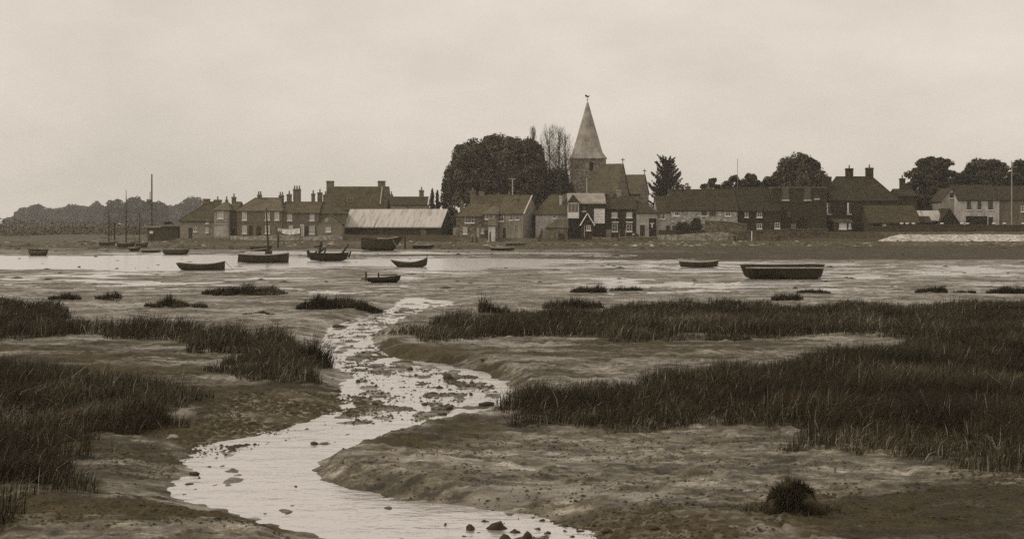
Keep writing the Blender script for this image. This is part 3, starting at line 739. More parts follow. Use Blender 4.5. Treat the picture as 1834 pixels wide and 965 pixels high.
wall_run('quay_wall', 'dark roadside wall along the top of the shingle bank', [(1560,418,408,250.2),(1640,417,404,250.4),(1760,416,404,250.6),(1990,416,405,250.8)], M('brick', .055), cap=M('stone', .07))
wall_run('garden_wall', 'flint garden wall in front of the terrace', [(1263,424,396,250.0),(1300,424,397,250),(1338,424,403,250)], M('flint', .12), th=.35, cap=M('stone', .2))
wall_run('garden_wall', 'dark garden fence in front of the pale cottage and terrace', [(1180,424,412,250.2),(1225,424,412,250.2),(1262,424,412,250.2)], M('boards', .06), th=.12)

# shingle bank at the right
n = 60; vs = []; fs = []
for i in range(n+1):
    px = 1560 + (2060-1560) * i / n
    for k in range(13):
        t = k / 12; DD_ = 244.3 + 6.2 * t
        z = .22 + 1.78 * min(1, max(0, t*1.08-.04)) + .06 * float(fbm(px*.06, t*5, 4, 3))
        if i < 6: z = .1 + (z-.1) * (i/6)**.5
        vs.append(((px-CX)/K*250, DD_, z))
fs = [(i*13+k, (i+1)*13+k, (i+1)*13+k+1, i*13+k+1) for i in range(n) for k in range(12)]
o = MB().add(vs, fs).build('shingle_bank', M('flint', .42), smooth=True)
tag(o, 'sloping bank of pale shingle under the roadside wall', kind='structure')

# posts, poles
def post(name, label, px, yb, yt, D, r, mat, cat='post', lean=0, group=None, cap=None):
    b = P(px, yb, D); h = P(px, yt, D).z - b.z
    T = thing(name, label, cat, b, 0, group)
    MB().tube([(0,0,-.8),(lean*.5,0,h*.5),(lean,0,h)], [r*1.1, r, r*.85], 7).build('shaft', mat, T)
    if cap: MB().tube([(lean,0,h+.003),(lean,0,h+.16),(lean,0,h+.2)], [r*1.7, r*1.7, r*.9], 8).build('cap', cap, T)
    return T, h
DW = M('wood', .035); PW = M('wood', .4)
gC = 'white capped posts along the roadside wall'
for px in (1615, 1625, 1636, 1687, 1723, 1733, 1780, 1799, 1833):
    post('capped_post', 'short post with a flat white cap along the quay road', px, 405, 401, 251.2, .2, M('wood', .08), group=gC, cap=WHITE)
T, h = post('flagpole', 'tall pale flagpole in front of the grey rendered house', 1812, 404, 288, 251.4, .1, M('wood', .3), 'pole')
MB().box(-.9, .9, -.06, .06, h*.9, h*.9+.1).build('yard', M('wood', .3), T)
T, h = post('telegraph_pole', 'telegraph pole with a crossarm over the cottage roofs', 918, 400, 320, 262, .11, M('wood', .42), 'pole')
MB().box(-.75, .55, -.06, .06, h-.12, h-.003+.0).build('crossarm', M('wood', .42), T)
T, h = post('flagpole', 'short white flagpole before the church nave roof', 1051, 400, 318, 262, .1, PW, 'pole')
T, h = post('flagpole', 'thin mast rising above the terrace roof', 1321, 380, 284, 266, .05, M('wood', .2), 'pole')
for px, yb, yt, D, lab in ((498,446,421,205,'dark post on the foreshore under the left end of the washing line'),(725.5,450,424,200,'slim dark post on the beach right of the big beached hull'),
        (846,442,424,240,'thinner of the two posts before the grey cottage'),(854,442,424,240,'thicker post before the grey cottage'),(878,438,415,244,'thin dark pole in front of the white privy'),
        (1011,441,419,243,'dark stake in front of the rubble outhouse'),(1047,434,424,246,'short dark stake beside the terrace wall'),(1316,437,422,245,'squat dark mooring post at the foot of the rubble bank'),(1392,436,422,245.5,'dark leaning mooring post below the dark rubble sea wall'),
        (205,437,398,262,'upright of the goalpost shaped frame on the left quay')):
    post('post', lab, px, yb, yt, D, .3 if 'mooring' in lab else .14, DW, lean=.25 if 'leaning' in lab else 0)
post('post', 'thin white post on the dark sea wall', 1346.5, 431, 414, 247.2, .09, WHITE)
b = P(966, 436, 246)
T = thing('leaning_timber', 'dark heavy timber leaning against the whitewashed cottage', 'timber', b)
MB().add([(-.35,0,-.2),(.1,0,-.2),(.75,1.6,2.2),(.3,1.6,2.2),(-.35,.25,-.2),(.1,.25,-.2),(.75,1.8,2.2),(.3,1.8,2.2)], [(0,1,2,3),(7,6,5,4),(0,4,5,1),(1,5,6,2),(2,6,7,3),(3,7,4,0)]).build('plank', DW, T)
MB().tube([(.1,-.1,-.2),(-.3,.1,.9),(.2,.8,1.5)], .1, 6).build('prop', DW, T)

# ------------------------------------------------------------------ trees
def leaves(C, Nn, size, tone, elong=1.0):
    n = len(C)
    a = np.cross(Nn, rng.normal(size=(n,3))); a /= np.linalg.norm(a, axis=1, keepdims=True) + 1e-9
    b = np.cross(Nn, a)
    s = size[:, None]
    V = np.stack([C - a*s*elong, C - b*s*.6 + Nn*s*.15, C + a*s*elong, C + b*s*.6 + Nn*s*.15], 1).reshape(-1, 3)
    return V, np.arange(4*n).reshape(-1, 4), np.repeat(tone, 4)
def crown_mesh(lobes, n, size, mat, parent, sub=26, subr=.34, shell=.45, flat=1.0, name='crown', droop=0):
    Cs = []; Ns = []; T = []
    vol = np.array([max(l[3]*l[5], .01) for l in lobes]); cnt = (n * vol / vol.sum()).astype(int)
    for (x, y, z, rx, ry, rz), c in zip(lobes, cnt):
        d = rng.normal(size=(sub, 3)); d /= np.linalg.norm(d, axis=1, keepdims=True)
        d[:, 2] = np.where(d[:, 2] < -.5, -d[:, 2], d[:, 2])
        rad = rng.uniform(.62, 1.0, sub)
        sc = np.array([x, y, z]) + d * rad[:, None] * np.array([rx, ry, rz]) * .82
        sr = rng.uniform(.7, 1.25, sub) * subr
        st = rng.uniform(.15, .85, sub)
        k = rng.integers(0, sub, c)
        u = rng.normal(size=(c, 3)); u /= np.linalg.norm(u, axis=1, keepdims=True)
        r = rng.uniform(shell, 1.0, c) ** .7
        p = sc[k] + u * (r * sr[k])[:, None] * np.array([rx, ry, rz * flat])
        nn = u * .7 + rng.normal(size=(c, 3)) * .45 + np.array([0, 0, .35]); nn /= np.linalg.norm(nn, axis=1, keepdims=True)
        Cs.append(p); Ns.append(nn); T.append(np.clip(st[k] + rng.normal(0, .14, c), 0, 1))
    C = np.concatenate(Cs); Nn = np.concatenate(Ns); T = np.concatenate(T)
    V, q, t = leaves(C, Nn, size * rng.uniform(.6, 1.4, len(C)), T)
    return np_mesh(name, V, quads=q, mat=mat, parent=parent, color={'tone': t})
def trunk_mesh(parent, h, r, limbs, mat):
    m = MB(); m.tube([(0,0,-.6),(.05*h*.1,0,h*.4),(0,0,h)], [r*1.25, r, r*.6], 8)
    for (z, x, y, zz, rr) in limbs:
        m.tube([(0,0,z),(x*.5,y*.5,z+(zz-z)*.65),(x,y,zz)], [rr, rr*.7, rr*.25], 6)
    return m.build('trunk', mat, parent, smooth=True)
BARK = M('bark', .06)
def tree(label, px, ytop, yb, wpx, D, n, size, v=.05, lobes=None, name='tree', low=.25, sub=26, subr=.34, shell=.45, group=None, flat=1.0):
    s = K / D; b = P(px, yb, D); H = (yb-ytop)/s; W = wpx/s/2
    b.z = float(zg(np.array([b.x]), np.array([b.y]))[0]); H = CH - (ytop-HY)/s - b.z
    T = thing(name, label, 'tree', b, 0, group)
    if lobes is None:
        lobes = [(0,0,.62,.78,.78,.40),(-.42,.1,.45,.55,.6,.30),(.42,-.1,.47,.55,.6,.30),(.1,-.25,.42,.6,.6,.28),(-.15,.1,.72,.5,.5,.27)]
    LB = [(x*W, y*W, z*H, rx*W, ry*W, rz*H) for x, y, z, rx, ry, rz in lobes]
    crown_mesh(LB, n, size, M('leaf', v), T, sub, subr, shell, flat)
    trunk_mesh(T, H*.55, max(.12, min(.55, H*.03)), [(H*(.2+.08*k), math.cos(k*2.1)*W*.55, math.sin(k*2.1)*W*.5, H*(.5+.08*k), max(.06, H*.012)) for k in range(4)], BARK)
    return T
# far line of trees across the water
gF = 'far off trees across the water'
FAR = [(24,388,30),(44,371,34),(64,366,32),(88,374,34),(108,371,32),(130,366,36),(152,369,34),(174,363,34),(208,357,40),(238,352,36),(262,357,36),(284,362,32),(312,366,34),(346,353,58),(4,408,26),(-40,404,60),(-110,396,70)]
kinds_ = ['rounded','low rounded','taller domed']
for i, (px, yt, w) in enumerate(FAR):
    lab = 'hazy rounded tree in the far treeline over the water'
    if px == 346: lab = 'pale domed tree beyond the roof of the hipped cottage'
    if px == 4: lab = 'lowest bush at the open end of the far treeline'
    tree(lab, px, yt, 405, w * 1.28, (1050 if 200 < px < 300 else 1300) + 50*math.sin(i*2.3), 6000, 1.3, v=.045, name='far_tree', group=gF if lab.startswith('hazy') else None, sub=26, subr=.36,
         lobes=[(0,0,.6,.8,.8,.38),(-.4,.1,.42,.6,.6,.34),(.42,0,.42,.6,.6,.34),(0,-.2,.25,.9,.8,.25),(0,-.1,.1,1.0,.8,.2)])
# scrub along the far shore
n = 60000
Ys = 330 + 110 * rng.random(n); Xs = -60 - 190 * rng.random(n) - (Ys-330)*.25
kp = fbm(Xs*.09, Ys*.05, 93, 3) > -.2 - ss(350, 420, Ys)*.8; Xs, Ys = Xs[kp], Ys[kp]; n = len(Xs)
Zs = zg(Xs, Ys) + rng.random(n)**1.2 * (2.6 + 1.6 * np.clip(fbm(Xs*.06, Ys*.06, 90, 3), -.8, 1)) * ss(328, 400, Ys)
nn = rng.normal(size=(n,3)); nn[:, 2] = abs(nn[:, 2]) + .5; nn /= np.linalg.norm(nn, axis=1, keepdims=True)
V, q, t = leaves(np.stack([Xs, Ys, Zs], 1), nn, rng.uniform(.16, .4, n), np.clip(rng.normal(.5, .15, n), 0, 1))
tag(np_mesh('scrub', V, quads=q, mat=M('leaf', .09), color={'tone': t}), 'low scrub and rough growth along the far shore', kind='stuff')  # leaf colour lightened to paint in haze over this belt

BIG = [(0,0,.68,.74,.8,.32),(-.5,.1,.5,.5,.6,.3),(.5,0,.52,.5,.6,.32),(0,-.3,.45,.8,.7,.3),(-.25,-.2,.75,.45,.5,.22),(.3,-.1,.76,.42,.5,.21)]
tree('broad dark elm at the left end of the big clump by the church', 842, 252, 425, 100, 285, 42000, .26, .06, BIG, 'elm_tree')
tree('tallest domed elm in the middle of the big clump by the church', 896, 238, 425, 124, 290, 52000, .26, .06, BIG, 'elm_tree')
tree('dark elm at the right of the big clump, beside the bare poplars', 944, 244, 425, 92, 286, 36000, .26, .06, BIG, 'elm_tree')
tree('low dark yew between the poplars and the church tower', 999, 300, 425, 64, 284, 14000, .3, .035, BIG, 'yew_tree')
tree('low leafy tree in front of the big elms, left', 868, 300, 425, 84, 281, 14000, .3, .04, BIG, 'small_tree')
tree('low leafy tree in front of the big elms, right', 936, 300, 425, 84, 281.5, 14000, .3, .04, BIG, 'small_tree')
SL = [(0,0,.7,.6,.6,.28),(-.3,0,.45,.55,.5,.2),(.3,0,.5,.5,.5,.2),(-.2,0,.28,.6,.5,.14)]
tree('low hedge between the iron shed and the grey cottage', 808, 368, 425, 34, 268, 2600, .2, .04, BIG, 'hedge')
tree('thin see-through tree under the left edge of the elm clump', 798, 318, 425, 34, 276, 900, .3, .05, SL, 'thin_tree', sub=16, subr=.3)
TALL = [(0,0,.75,.4,.4,.24),(0,0,.5,.65,.6,.22),(0,0,.3,.85,.8,.2)]
tree('small pointed conifer right of the low brick range, left one of the pair', 774, 336, 425, 17, 274, 1600, .25, .045, TALL, 'small_conifer')
tree('slimmer pointed conifer beside its twin, right of the low brick range', 783, 340, 425, 14, 276, 1300, .25, .045, TALL, 'small_conifer')
DOME = [(0,0,.7,.62,.7,.28),(-.45,.1,.5,.5,.6,.28),(.45,0,.5,.52,.6,.27),(0,-.3,.45,.8,.7,.3),(.12,0,.8,.4,.4,.19)]
tree('big round crowned tree behind the tall dark house', 1430, 275, 425, 136, 282, 40000, .28, .045, DOME, 'round_tree')
for i, (px, yt, w, lab) in enumerate(((1312,312,50,'small ragged tree above the flint terrace roof'),(1342,307,56,'feathery pine crown above the dark brick house'),(1274,318,50,'little bushy tree right of the cypress'),(1372,314,44,'low scrubby tree left of the round crowned tree'))):
    tree(lab, px, yt, 425, w, 278 + i, 5200, .24, .035, [(0.1,0,.86,.45,.6,.13),(-.4,0,.78,.5,.5,.12),(.5,0,.76,.5,.5,.12),(0,0,.62,1.0,.7,.2)], 'small_tree', sub=22, subr=.3)
LAY = [(0,0,.7,.7,.7,.2),(.1,-.2,.5,.8,.8,.2),(-.1,0,.88,.42,.5,.10),(.35,0,.87,.36,.5,.11),(-.4,0,.76,.5,.5,.09),(.45,0,.74,.5,.5,.08),(0,0,.66,.75,.7,.12),(-.5,.1,.58,.5,.5,.08),(.52,0,.56,.5,.5,.08),(0,-.2,.42,.9,.8,.16),(-.55,0,.4,.45,.5,.1),(.6,0,.4,.45,.5,.1)]
tree('dark layered pine standing right of the tall hipped house', 1668, 279, 425, 104, 276, 26000, .28, .034, LAY, 'pine_tree', sub=18, subr=.4, flat=.8)
tree('wider layered pine behind the white house', 1762, 282, 425, 120, 280, 28000, .28, .036, LAY, 'pine_tree', sub=18, subr=.4, flat=.8)
tree('dark pine crown cut by the edge of the view behind the grey house', 1832, 283, 425, 70, 284, 14000, .28, .036, LAY, 'pine_tree', sub=18, subr=.4, flat=.8)
tree('low bushy tree between the two layered pines', 1712, 322, 425, 60, 278, 9000, .28, .034, BIG, 'small_tree')
tree('dark spreading bush behind the pale patched shed', 1650, 346, 425, 64, 270, 9000, .26, .032, BIG, 'bush')
tree('dark bush in front of the flint terrace', 1222, 396, 424, 34, 250.9, 2600, .14, .04, BIG, 'bush')
tree('leafy creeper bush round the terrace door', 1247, 388, 424, 22, 250.7, 1600, .14, .035, BIG, 'bush')
# spiky cypress by the church
b = P(1194, 425, 284); b.z = 1.0; H = 4 + (395-274)/(K/284) - 1.0
T = thing('cypress_tree', 'dark spiky cypress with upswept branches right of the church', 'tree', b)
Cs = []; Ns = []; tn = []
s_ = K/284
for k in range(170):
    t = random.random()**.8; z0 = H * (.1 + .78 * t); a = random.uniform(0, 2*math.pi)
    wid = (48/s_) * (1.12 - t*.80)
    Lr = wid * random.uniform(.65, 1.05); up = random.uniform(.45, .9) * (.7 + t*1.0)
    d = np.array([math.cos(a), math.sin(a)*.9, up]); 
    npt = 110; u = rng.random(npt)**.8
    p = np.array([0, 0, z0 - Lr*up*.25]) + d * (u * Lr)[:, None] + rng.normal(size=(npt, 3)) * (.30*(1.03-u)**.8)[:, None]
    p[:, 2] = np.minimum(p[:, 2], H)
    Cs.append(p); nn = rng.normal(size=(npt, 3)); nn[:, 2] += .4; Ns.append(nn/np.linalg.norm(nn, axis=1, keepdims=True)); tn.append(np.clip(rng.normal(.3+.3*u, .15), 0, 1))
C = np.concatenate(Cs); V, q, t = leaves(C, np.concatenate(Ns), rng.uniform(.1, .26, len(C)), np.concatenate(tn))
np_mesh('crown', V, quads=q, mat=M('leaf', .034), parent=T, color={'tone': t})
MB().tube([(0,0,-.5),(0,0,H*.9)], [.45, .08], 8).build('trunk', BARK, T)
# bare poplars
def bare(label, px, yt, D, seed, spread=.42):
    b = P(px, 425, D); b.z = 1.0; H = 4 + (395-yt)/(K/D) - 1.0; rr = random.Random(seed)
    T = thing('bare_poplar', label, 'tree', b)
    tr = MB(); tr.tube([(0,0,-.5),(.1,0,H*.5),(0,0,H)], [.34, .2, .03], 7); tr.build('trunk', BARK, T)
    m = MB()
    for k in range(90):
        z = H * (.38 + .56 * rr.random()); a = rr.uniform(0, 6.28); l = (H - z) * .42 + rr.uniform(.8, 2.0)
        o = (math.cos(a)*l*spread*1.3, math.sin(a)*l*spread*1.3)
        p0 = Vector((0, 0, z)); p2 = Vector((o[0], o[1], min(H, z + l))); p1 = p0.lerp(p2, .5) + Vector((o[0]*.25, o[1]*.25, -.1))
        m.tube([p0, p1, p2], [.04, .025, .01], 4, cap=False)
        for q_ in range(7):
            t_ = rr.uniform(.25, 1); p = p0.lerp(p2, t_); a2 = rr.uniform(0, 6.28); l2 = rr.uniform(.3, .9)
            m.tube([p, p + Vector((math.cos(a2)*l2*.45, math.sin(a2)*l2*.45, l2))], [.02, .01], 3, cap=False)
    m.build('branches', M('bark', .07), T)
bare('bare poplar with the thickest trunk, between the elms and the spire', 984, 226, 292, 1)
bare('tall bare poplar nearest to the church spire', 1001, 230, 293, 2)
bare('slim bare poplar just left of the church tower', 1012, 244, 291, 3)
bare('bare poplar poking out of the elm clump', 955, 230, 295, 4, .16)

# ------------------------------------------------------------------ boats
def hull_mesh(Ln, B, H, sheer=.18, bow=1, stern='transom', fl=.55, n=24, mm=8, blunt=0, rake=.25, stem=.4, srake=.3):
    sec_o = []; sec_i = []
    for i in range(n+1):
        t = i / n                                    # 0 stern .. 1 bow
        if stern == 'transom': bb = (.72 + .28*math.sin(min(1, t/.5)*math.pi/2)) if t < .5 else (1 - ((t-.5)/.5)**(2.4 + blunt))
        else: bb = 1 - abs(2*t-1)**(2.2 + blunt)
        hb = max(.012, B/2*bb)
        zs = H + sheer * (2*t-1)**2 * (1.0 if t > .5 else .55)
        zk = .03 + rake * H * (max(0, t-.82)/.18)**2 * .9 + (rake * H * (max(0, .18-t)/.18)**2 * .9 if stern != 'transom' else .1*H*max(0, .3-t)/.3)
        so = []; si = []
        for k in range(-mm, mm+1):
            u = abs(k)/mm; yy = hb * (u**fl if u > 0 else 0) * (1 if k > 0 else -1); zz = zk + (zs-zk) * u**1.9
            xx = (t-.5)*Ln + stem*H*(u**1.2-1)*(t**5) - srake*H*(u**1.2-1)*((1-t)**5)
            so.append((xx, yy, zz)); si.append((xx*.985, yy*.93, zz if u == 1 else zz+.05*(1-u)+.02))
        sec_o.append(so); sec_i.append(si)
    w = 2*mm+1; vs = [p for s in sec_o for p in s] + [p for s in sec_i for p in s]; off = (n+1)*w; fs = []
    for i in range(n):
        for k in range(w-1):
            fs.append((i*w+k, i*w+k+1, (i+1)*w+k+1, (i+1)*w+k)); fs.append((off+i*w+k, off+(i+1)*w+k, off+(i+1)*w+k+1, off+i*w+k+1))
        fs.append((i*w, (i+1)*w, off+(i+1)*w, off+i*w)); fs.append((i*w+w-1, off+i*w+w-1, off+(i+1)*w+w-1, (i+1)*w+w-1))
    for i, ofs in ((0, 0), (n, 0), (0, off), (n, off)):
        fs.append(tuple(ofs + i*w + k for k in range(w)))
    if bow < 0: vs = [(-x, y, z) for x, y, z in vs]
    port = [sec_o[i][0] for i in range(n+1)]; star = [sec_o[i][-1] for i in range(n+1)]
    if bow < 0: port = [(-x, y, z) for x, y, z in port]; star = [(-x, y, z) for x, y, z in star]
    return MB().add(vs, fs), port, star
BOATN = [0]
def boat(label, x0, x1, yb, H, B, v=.03, bow=1, stern='transom', sheer=.18, gun=.3, rot=0, roll=0, D=None, thw=2, blunt=0, z=None, name='rowing_boat', fl=.45, sink=.06, rake=.25, group=None, stem=.4, srake=.3):
    px = (x0+x1)/2
    ds = np.linspace(60, 246, 1500); zz = np.maximum(zfull((px-CX)/K*ds, ds), WZ)
    ok = np.nonzero(HY + (CH-zz)*K/ds <= yb)[0]; D = float(ds[ok[0]]); z = float(zz[ok[0]]) if z is None else z
    X = (px-CX)/K*D; Ln = (x1-x0)/K*D / max(.3, math.cos(R(rot)))
    z0 = CH - (yb-HY)/K*D if z is None else z
    T = thing(name, label, 'boat', (X, D + B*.4, z0 - sink), R(rot))
    T.rotation_euler = (R(roll), 0, R(rot))
    h, port, star = hull_mesh(Ln, B, H, sheer, bow, stern, fl, blunt=blunt, rake=rake, stem=stem, srake=srake)
    h.build('hull', M('boards', v) if False else M('paint', v, .55), T, smooth=False)
    if gun:
        g = MB()
        for ln, sg in ((port, -1), (star, 1)):
            g.tube([(x, y+sg*.02, zz+.035) for x, y, zz in ln], .045, 5)
        g.build('gunwale', M('wood', gun), T)
    for k in range(thw):
        xx = (-.22 + .44*k/max(1, thw-1)) * Ln * bow; yy = B/2*.86
        MB().box(xx-.12, xx+.12, -yy, yy, H*.74, H*.74+.04).build('thwart', M('wood', .14), T)
    return T, Ln, X, D, z0
T, Ln, X, D, z0 = boat('dark open boat with a raked stern, afloat at the left of the channel', 315, 400, 484, .48, 1.4, v=.025, sheer=.26, gun=.07, rot=4, stem=.05, srake=.9, rake=.05)
MB().tube([(Ln/2, 0, .75), (Ln/2+.9, -.2, -.1)], .02, 4).build('mooring_rope', M('wood', .2), T)
T, Ln, X, D, z0 = boat('dark sailing boat with a pale gunwale and bare mast in the channel', 427, 515, 471, .82, 1.7, v=.024, sheer=.2, gun=.42, thw=2, name='sailing_boat', rot=5, rake=.03, stem=.06, srake=.0)
zm = (471-372)/K*D
mx = (478-471)/K*D
ms = MB().tube([(mx, 0, .1), (mx-.05, 0, zm*.5), (mx-.18, 0, zm)], [.11, .095, .06], 7).build('mast', DW, T)
MB().tube([(mx-.15, .0, 1.45), (-Ln*.62, .1, 1.05)], .07, 6).build('boom', M('wood', .22), T)
MB().box(mx-.25, mx+.35, -.5, .5, .55, 1.25).build('cuddy', M('wood', .05), T)
MB().tube([(mx-.16, 0, zm-.1), (Ln/2-.1, 0, 1.1)], .012, 3).build('forestay', DW, T)
MB().prism([(-Ln/2-.18, .1), (-Ln/2+.03, .1), (-Ln/2+.03, .95), (-Ln/2-.1, .95)], -.03, .03).build('rudder', DW, T)
boat('dark open boat drawn up on the bank behind the sailing boat', 447, 486, 449, .6, 1.7, v=.03, D=188, gun=.1, sheer=.12)
boat('dark flat boat lying on the mud left of the sailing boat', 288, 337, 456, .6, 1.6, v=.045, D=168, gun=.1, sheer=.05, blunt=3, stern='double', name='punt')
boat('weedy old boat tilted over and alone at the far left of the channel', 50, 84, 458, .62, 1.0, v=.05, D=160, gun=.12, sheer=.22, thw=1, rot=10, roll=16, srake=.5, stem=.3)
boat('small dinghy on the far left foreshore below the boat masts', 230, 250, 450, .45, 1.4, v=.04, D=190, gun=.3, rot=-8)
boat('little grey dinghy on the far left foreshore, beside the small dinghy', 252, 286, 452, .3, 1.3, v=.10, D=184, gun=.25, rot=6, sheer=.05)
T, Ln, X, D, z0 = boat('slim rowing boat with upswept ends floating in mid channel', 699, 765, 478.5, .42, 1.2, v=.022, sheer=.42, stern='double', gun=.08, name='rowing_boat', rake=.5, thw=2, stem=.2, srake=1.2)
MB().tube([(Ln/2-.03, 0, .5), (Ln/2-.03, 0, 1.15)], .03, 5).build('stem_post', DW, T)
T, Ln, X, D, z0 = boat('small rowing boat with a pale gunwale aground left of the big lighter', 1218, 1289, 479.5, .5, 1.4, v=.028, sheer=.12, gun=.34, rot=-2, z=-.06)
T, Ln, X, D, z0 = boat('big dark blunt ended lighter with a pale rubbing strake on the mud', 1330, 1482, 500, .92, 2.3, v=.02, sheer=.05, stern='double', gun=.03, blunt=10, name='lighter', fl=.26, rake=.12, thw=3, rot=0, sink=.03, stem=.3, srake=.45)
st = MB().box(-Ln*.47, Ln*.47, -1.185, -1.12, .80, .88).box(-Ln*.47, Ln*.47, 1.12, 1.185, .80, .88).build('rubbing_strake', M('wood', .42), T)
boat('dark shallow boat leaning on the beach before the dark yard wall', 738, 778, 446, .55, 1.6, v=.045, D=215, gun=.22, sheer=.1, rake=.5)
boat('pale upturned dinghy on the beach below the tall rendered house', 905, 944, 440, .5, 1.7, v=.16, D=240, gun=.36, sheer=-.05, rot=5, thw=1)
boat('long low boat with a pale rim on the shore edge, below the upturned dinghy', 878, 922, 449, .42, 1.4, v=.05, D=212, gun=.36, sheer=.06, rot=-3)
# beached hull
T, Ln, X, D, z0 = boat('big dark beached hull with a high bow, in front of the boat shed', 647, 722, 449, 1.55, 2.3, v=.035, D=200, sheer=.45, gun=.05, name='beached_hull', rot=-4, rake=.25, fl=.34, thw=0, stem=.95, srake=.0)
MB().tube([(Ln*.26, -1.1, 1.6), (Ln*.34, -1.15, .9), (Ln*.44, -1.2, .0)], .05, 5).build('shore_prop', M('wood', .2), T)
MB().tube([(-.6, -.9, 1.72), (.8, -.7, 1.68), (2.2, -.6, 1.95)], .06, 6).build('spar', M('wood', .42), T)
# wreck
D = G(0, 467, -.05)[1]; b = P(587, 467, D)
T = thing('wreck', 'broken black wreck with ribs and timbers sticking up at the channel edge', 'wreck', (b.x, D+1, -.12))
Lw = 72/K*D
h, p_, s_ = hull_mesh(Lw, 2.2, .8, .12, 1, 'transom', .4, rake=.2); h.build('hull', M('wood', .018), T)
def spar(x0, z0, x1, z1, r, y=0.0): return MB().tube([(x0, y, z0), ((x0+x1)/2, y+.05, (z0+z1)/2), (x1, y, z1)], [r*1.15, r, r*.8], 6).build('timber', M('wood', .02), T)
spar(-1.1, .3, -.75, 2.05, .13); spar(-1.4, .5, -.5, 1.3, .1, .2); spar(-1.5, 1.45, -.6, 1.62, .08); spar(1.1, .5, 2.0, 1.7, .11); spar(-2.0, .4, -2.1, 1.1, .16, -.3); spar(2.0, .4, 2.2, 1.0, .1); spar(-.5, .5, -.25, 1.35, .09, -.5); spar(-1.9, .5, -1.2, 1.0, .1)
# punt wreck
D = G(0, 506, -.05)[1]; b = P(686, 506, D)
T = thing('punt_wreck', 'half sunk black punt with broken planks beside two posts', 'wreck', (b.x, D + .8, -.16), R(8)); T.rotation_euler = (R(6), R(-3), R(8))
h, p_, s_ = hull_mesh(62/K*D, 1.3, .36, .13, 1, 'double', .4, rake=.4, blunt=1.5); h.build('hull', M('wood', .018), T)
MB().box(-1.5, -.3, -.5, -.2, .45, .5).box(-.2, .9, .1, .4, .5, .55).build('plank', M('wood', .03), T)
MB().box(-1.6, -.9, -1.0, -.7, .22, .28).build('loose_board', M('wood', .35), T)
post('mooring_post', 'left one of two short stumps beside the half sunk punt', 655.5, 500, 487, G(0,500)[1], .07, DW)
post('mooring_post', 'right one of two short stumps rising behind the half sunk punt', 678, 498, 488.5, G(0,498)[1], .07, DW)
# boats with masts at the left quay
for px, x0, x1, yb, yt, D, lab in ((193,176,206,441,374,262,'small moored sailing boat with the shortest mast, far left quay'),(224,208,240,443,340,258,'sailing boat with a tall slender mast at the left quay'),(248,242,264,443,376,256,'sailing boat with a stout mast, nearest the flat roofed hut')):
    T, Ln, X, Dd, z0 = boat(lab, x0, x1, yb, .62, 1.5, v=.08, D=D, gun=.2, name='sailing_boat', rake=.2)
    hm = (yb-yt)/K*Dd; mx = (px-(x0+x1)/2)/K*Dd
    MB().tube([(mx,0,.2),(mx,0,hm*.55),(mx,0,hm)], [.13,.1,.04], 6).build('mast', M('wood', .05), T)
    MB().tube([(mx,0,1.3),(mx-Ln*.5*(1 if px != 224 else -1),0,1.4)], .06, 5).build('boom', M('wood', .12), T)
    MB().tube([(mx,0,hm*.9),(Ln/2,0,1.0)], .02, 3).build('forestay', DW, T)
T, h = post('ship_mast', 'tallest mast with crosstrees, standing behind the flat roofed hut', 272, 425, 312, 275, .15, M('wood', .05), 'mast')
MB().box(-.9, .9, -.05, .05, h*.55, h*.55+.1).build('crosstree', M('wood', .05), T)
MB().tube([(-.35, 0, h*.5), (-.35, 0, h*.72)], .08, 6).build('topmast_heel', M('wood', .05), T)
A = house('flat roofed timber hut with a white notice, left quay', 264, 290, 432, 407, 404, 256, 5, kind='lean', wall=M('boards', .09), roof=M('tile', .12), name='hut', cat='hut', doors=[(272,420,6)])
MB().box(.4, 1.05, -.07, -.003, 1.4, 1.85).build('notice', M('paint', .75), A)
house('dark low store with a rounded mound of gear on top, beside the hipped cottage', 290, 319, 432, 405, 402, 255.4, 5, kind='lean', wall=M('boards', .07), roof=M('tile', .07), name='store', cat='hut')
tree('dense rounded bush behind the low store on the left quay', 302, 397, 425, 26, 263, 1800, .22, .05, BIG, 'bush')
T = thing('goalpost_frame', 'goalpost shaped timber drying frame on the left quay', 'frame', P(203, 432, 264))
MB().tube([(-.4,0,-.4),(-.4,0,3.3)], .07, 5).build('upright', M('wood', .07), T); MB().tube([(-.5,0,3.35),(.7,0,3.35)], .07, 5).build('crossbar', M('wood', .07), T)

# washing line
D = 249.0; pa, pb = P(496, 408, D), P(538, 407, D)
T = thing('washing_line', 'washing line strung along the sea wall', 'washing line', (pa.x, D, pa.z))
w = pb.x-pa.x
MB().tube([(0,0,-3),(0,0,.15)], .06, 6).build('line_post', DW, T); MB().tube([(w,0,-3),(w,0,.25)], .06, 6).build('line_post', DW, T)
MB().tube([(w*k/10, 0, -.25*(1-(k/5-1)**2)) for k in range(11)], .015, 4).build('rope', PW, T)
def cloth(label, x0, x1, dz0, dz1, cat='sheet', v=.85):
    n = 14; vs = []; fs = []
    for i in range(n+1):
        t = i/n; x = x0 + (x1-x0)*t; sag = -.25*(1-((x/w)*2-1)**2)
        for k in range(6):
            u = k/5; vs.append((x, -.03 + .07*math.sin(t*9+u*2)*u, sag - .02 - u*(dz0+(dz1-dz0)*t)))
    fs = [(i*6+k, (i+1)*6+k, (i+1)*6+k+1, i*6+k+1) for i in range(n) for k in range(5)]
    m = MB().slab([(x, y, z) for x, y, z in vs], fs, .004)
    o = m.build('laundry', M('cloth', v)); o.location = (pa.x, D, pa.z)
    tag(o, label, cat)
cloth('bunched small white garments at the left end of the washing line', .12, .75, .5, .45, 'garment', .6)
cloth('wide white sheet hanging in the middle of the washing line', .85, 2.45, .75, 1.0)
cloth('white sheet at the right end of the washing line', 2.5, w-.08, .95, .9)
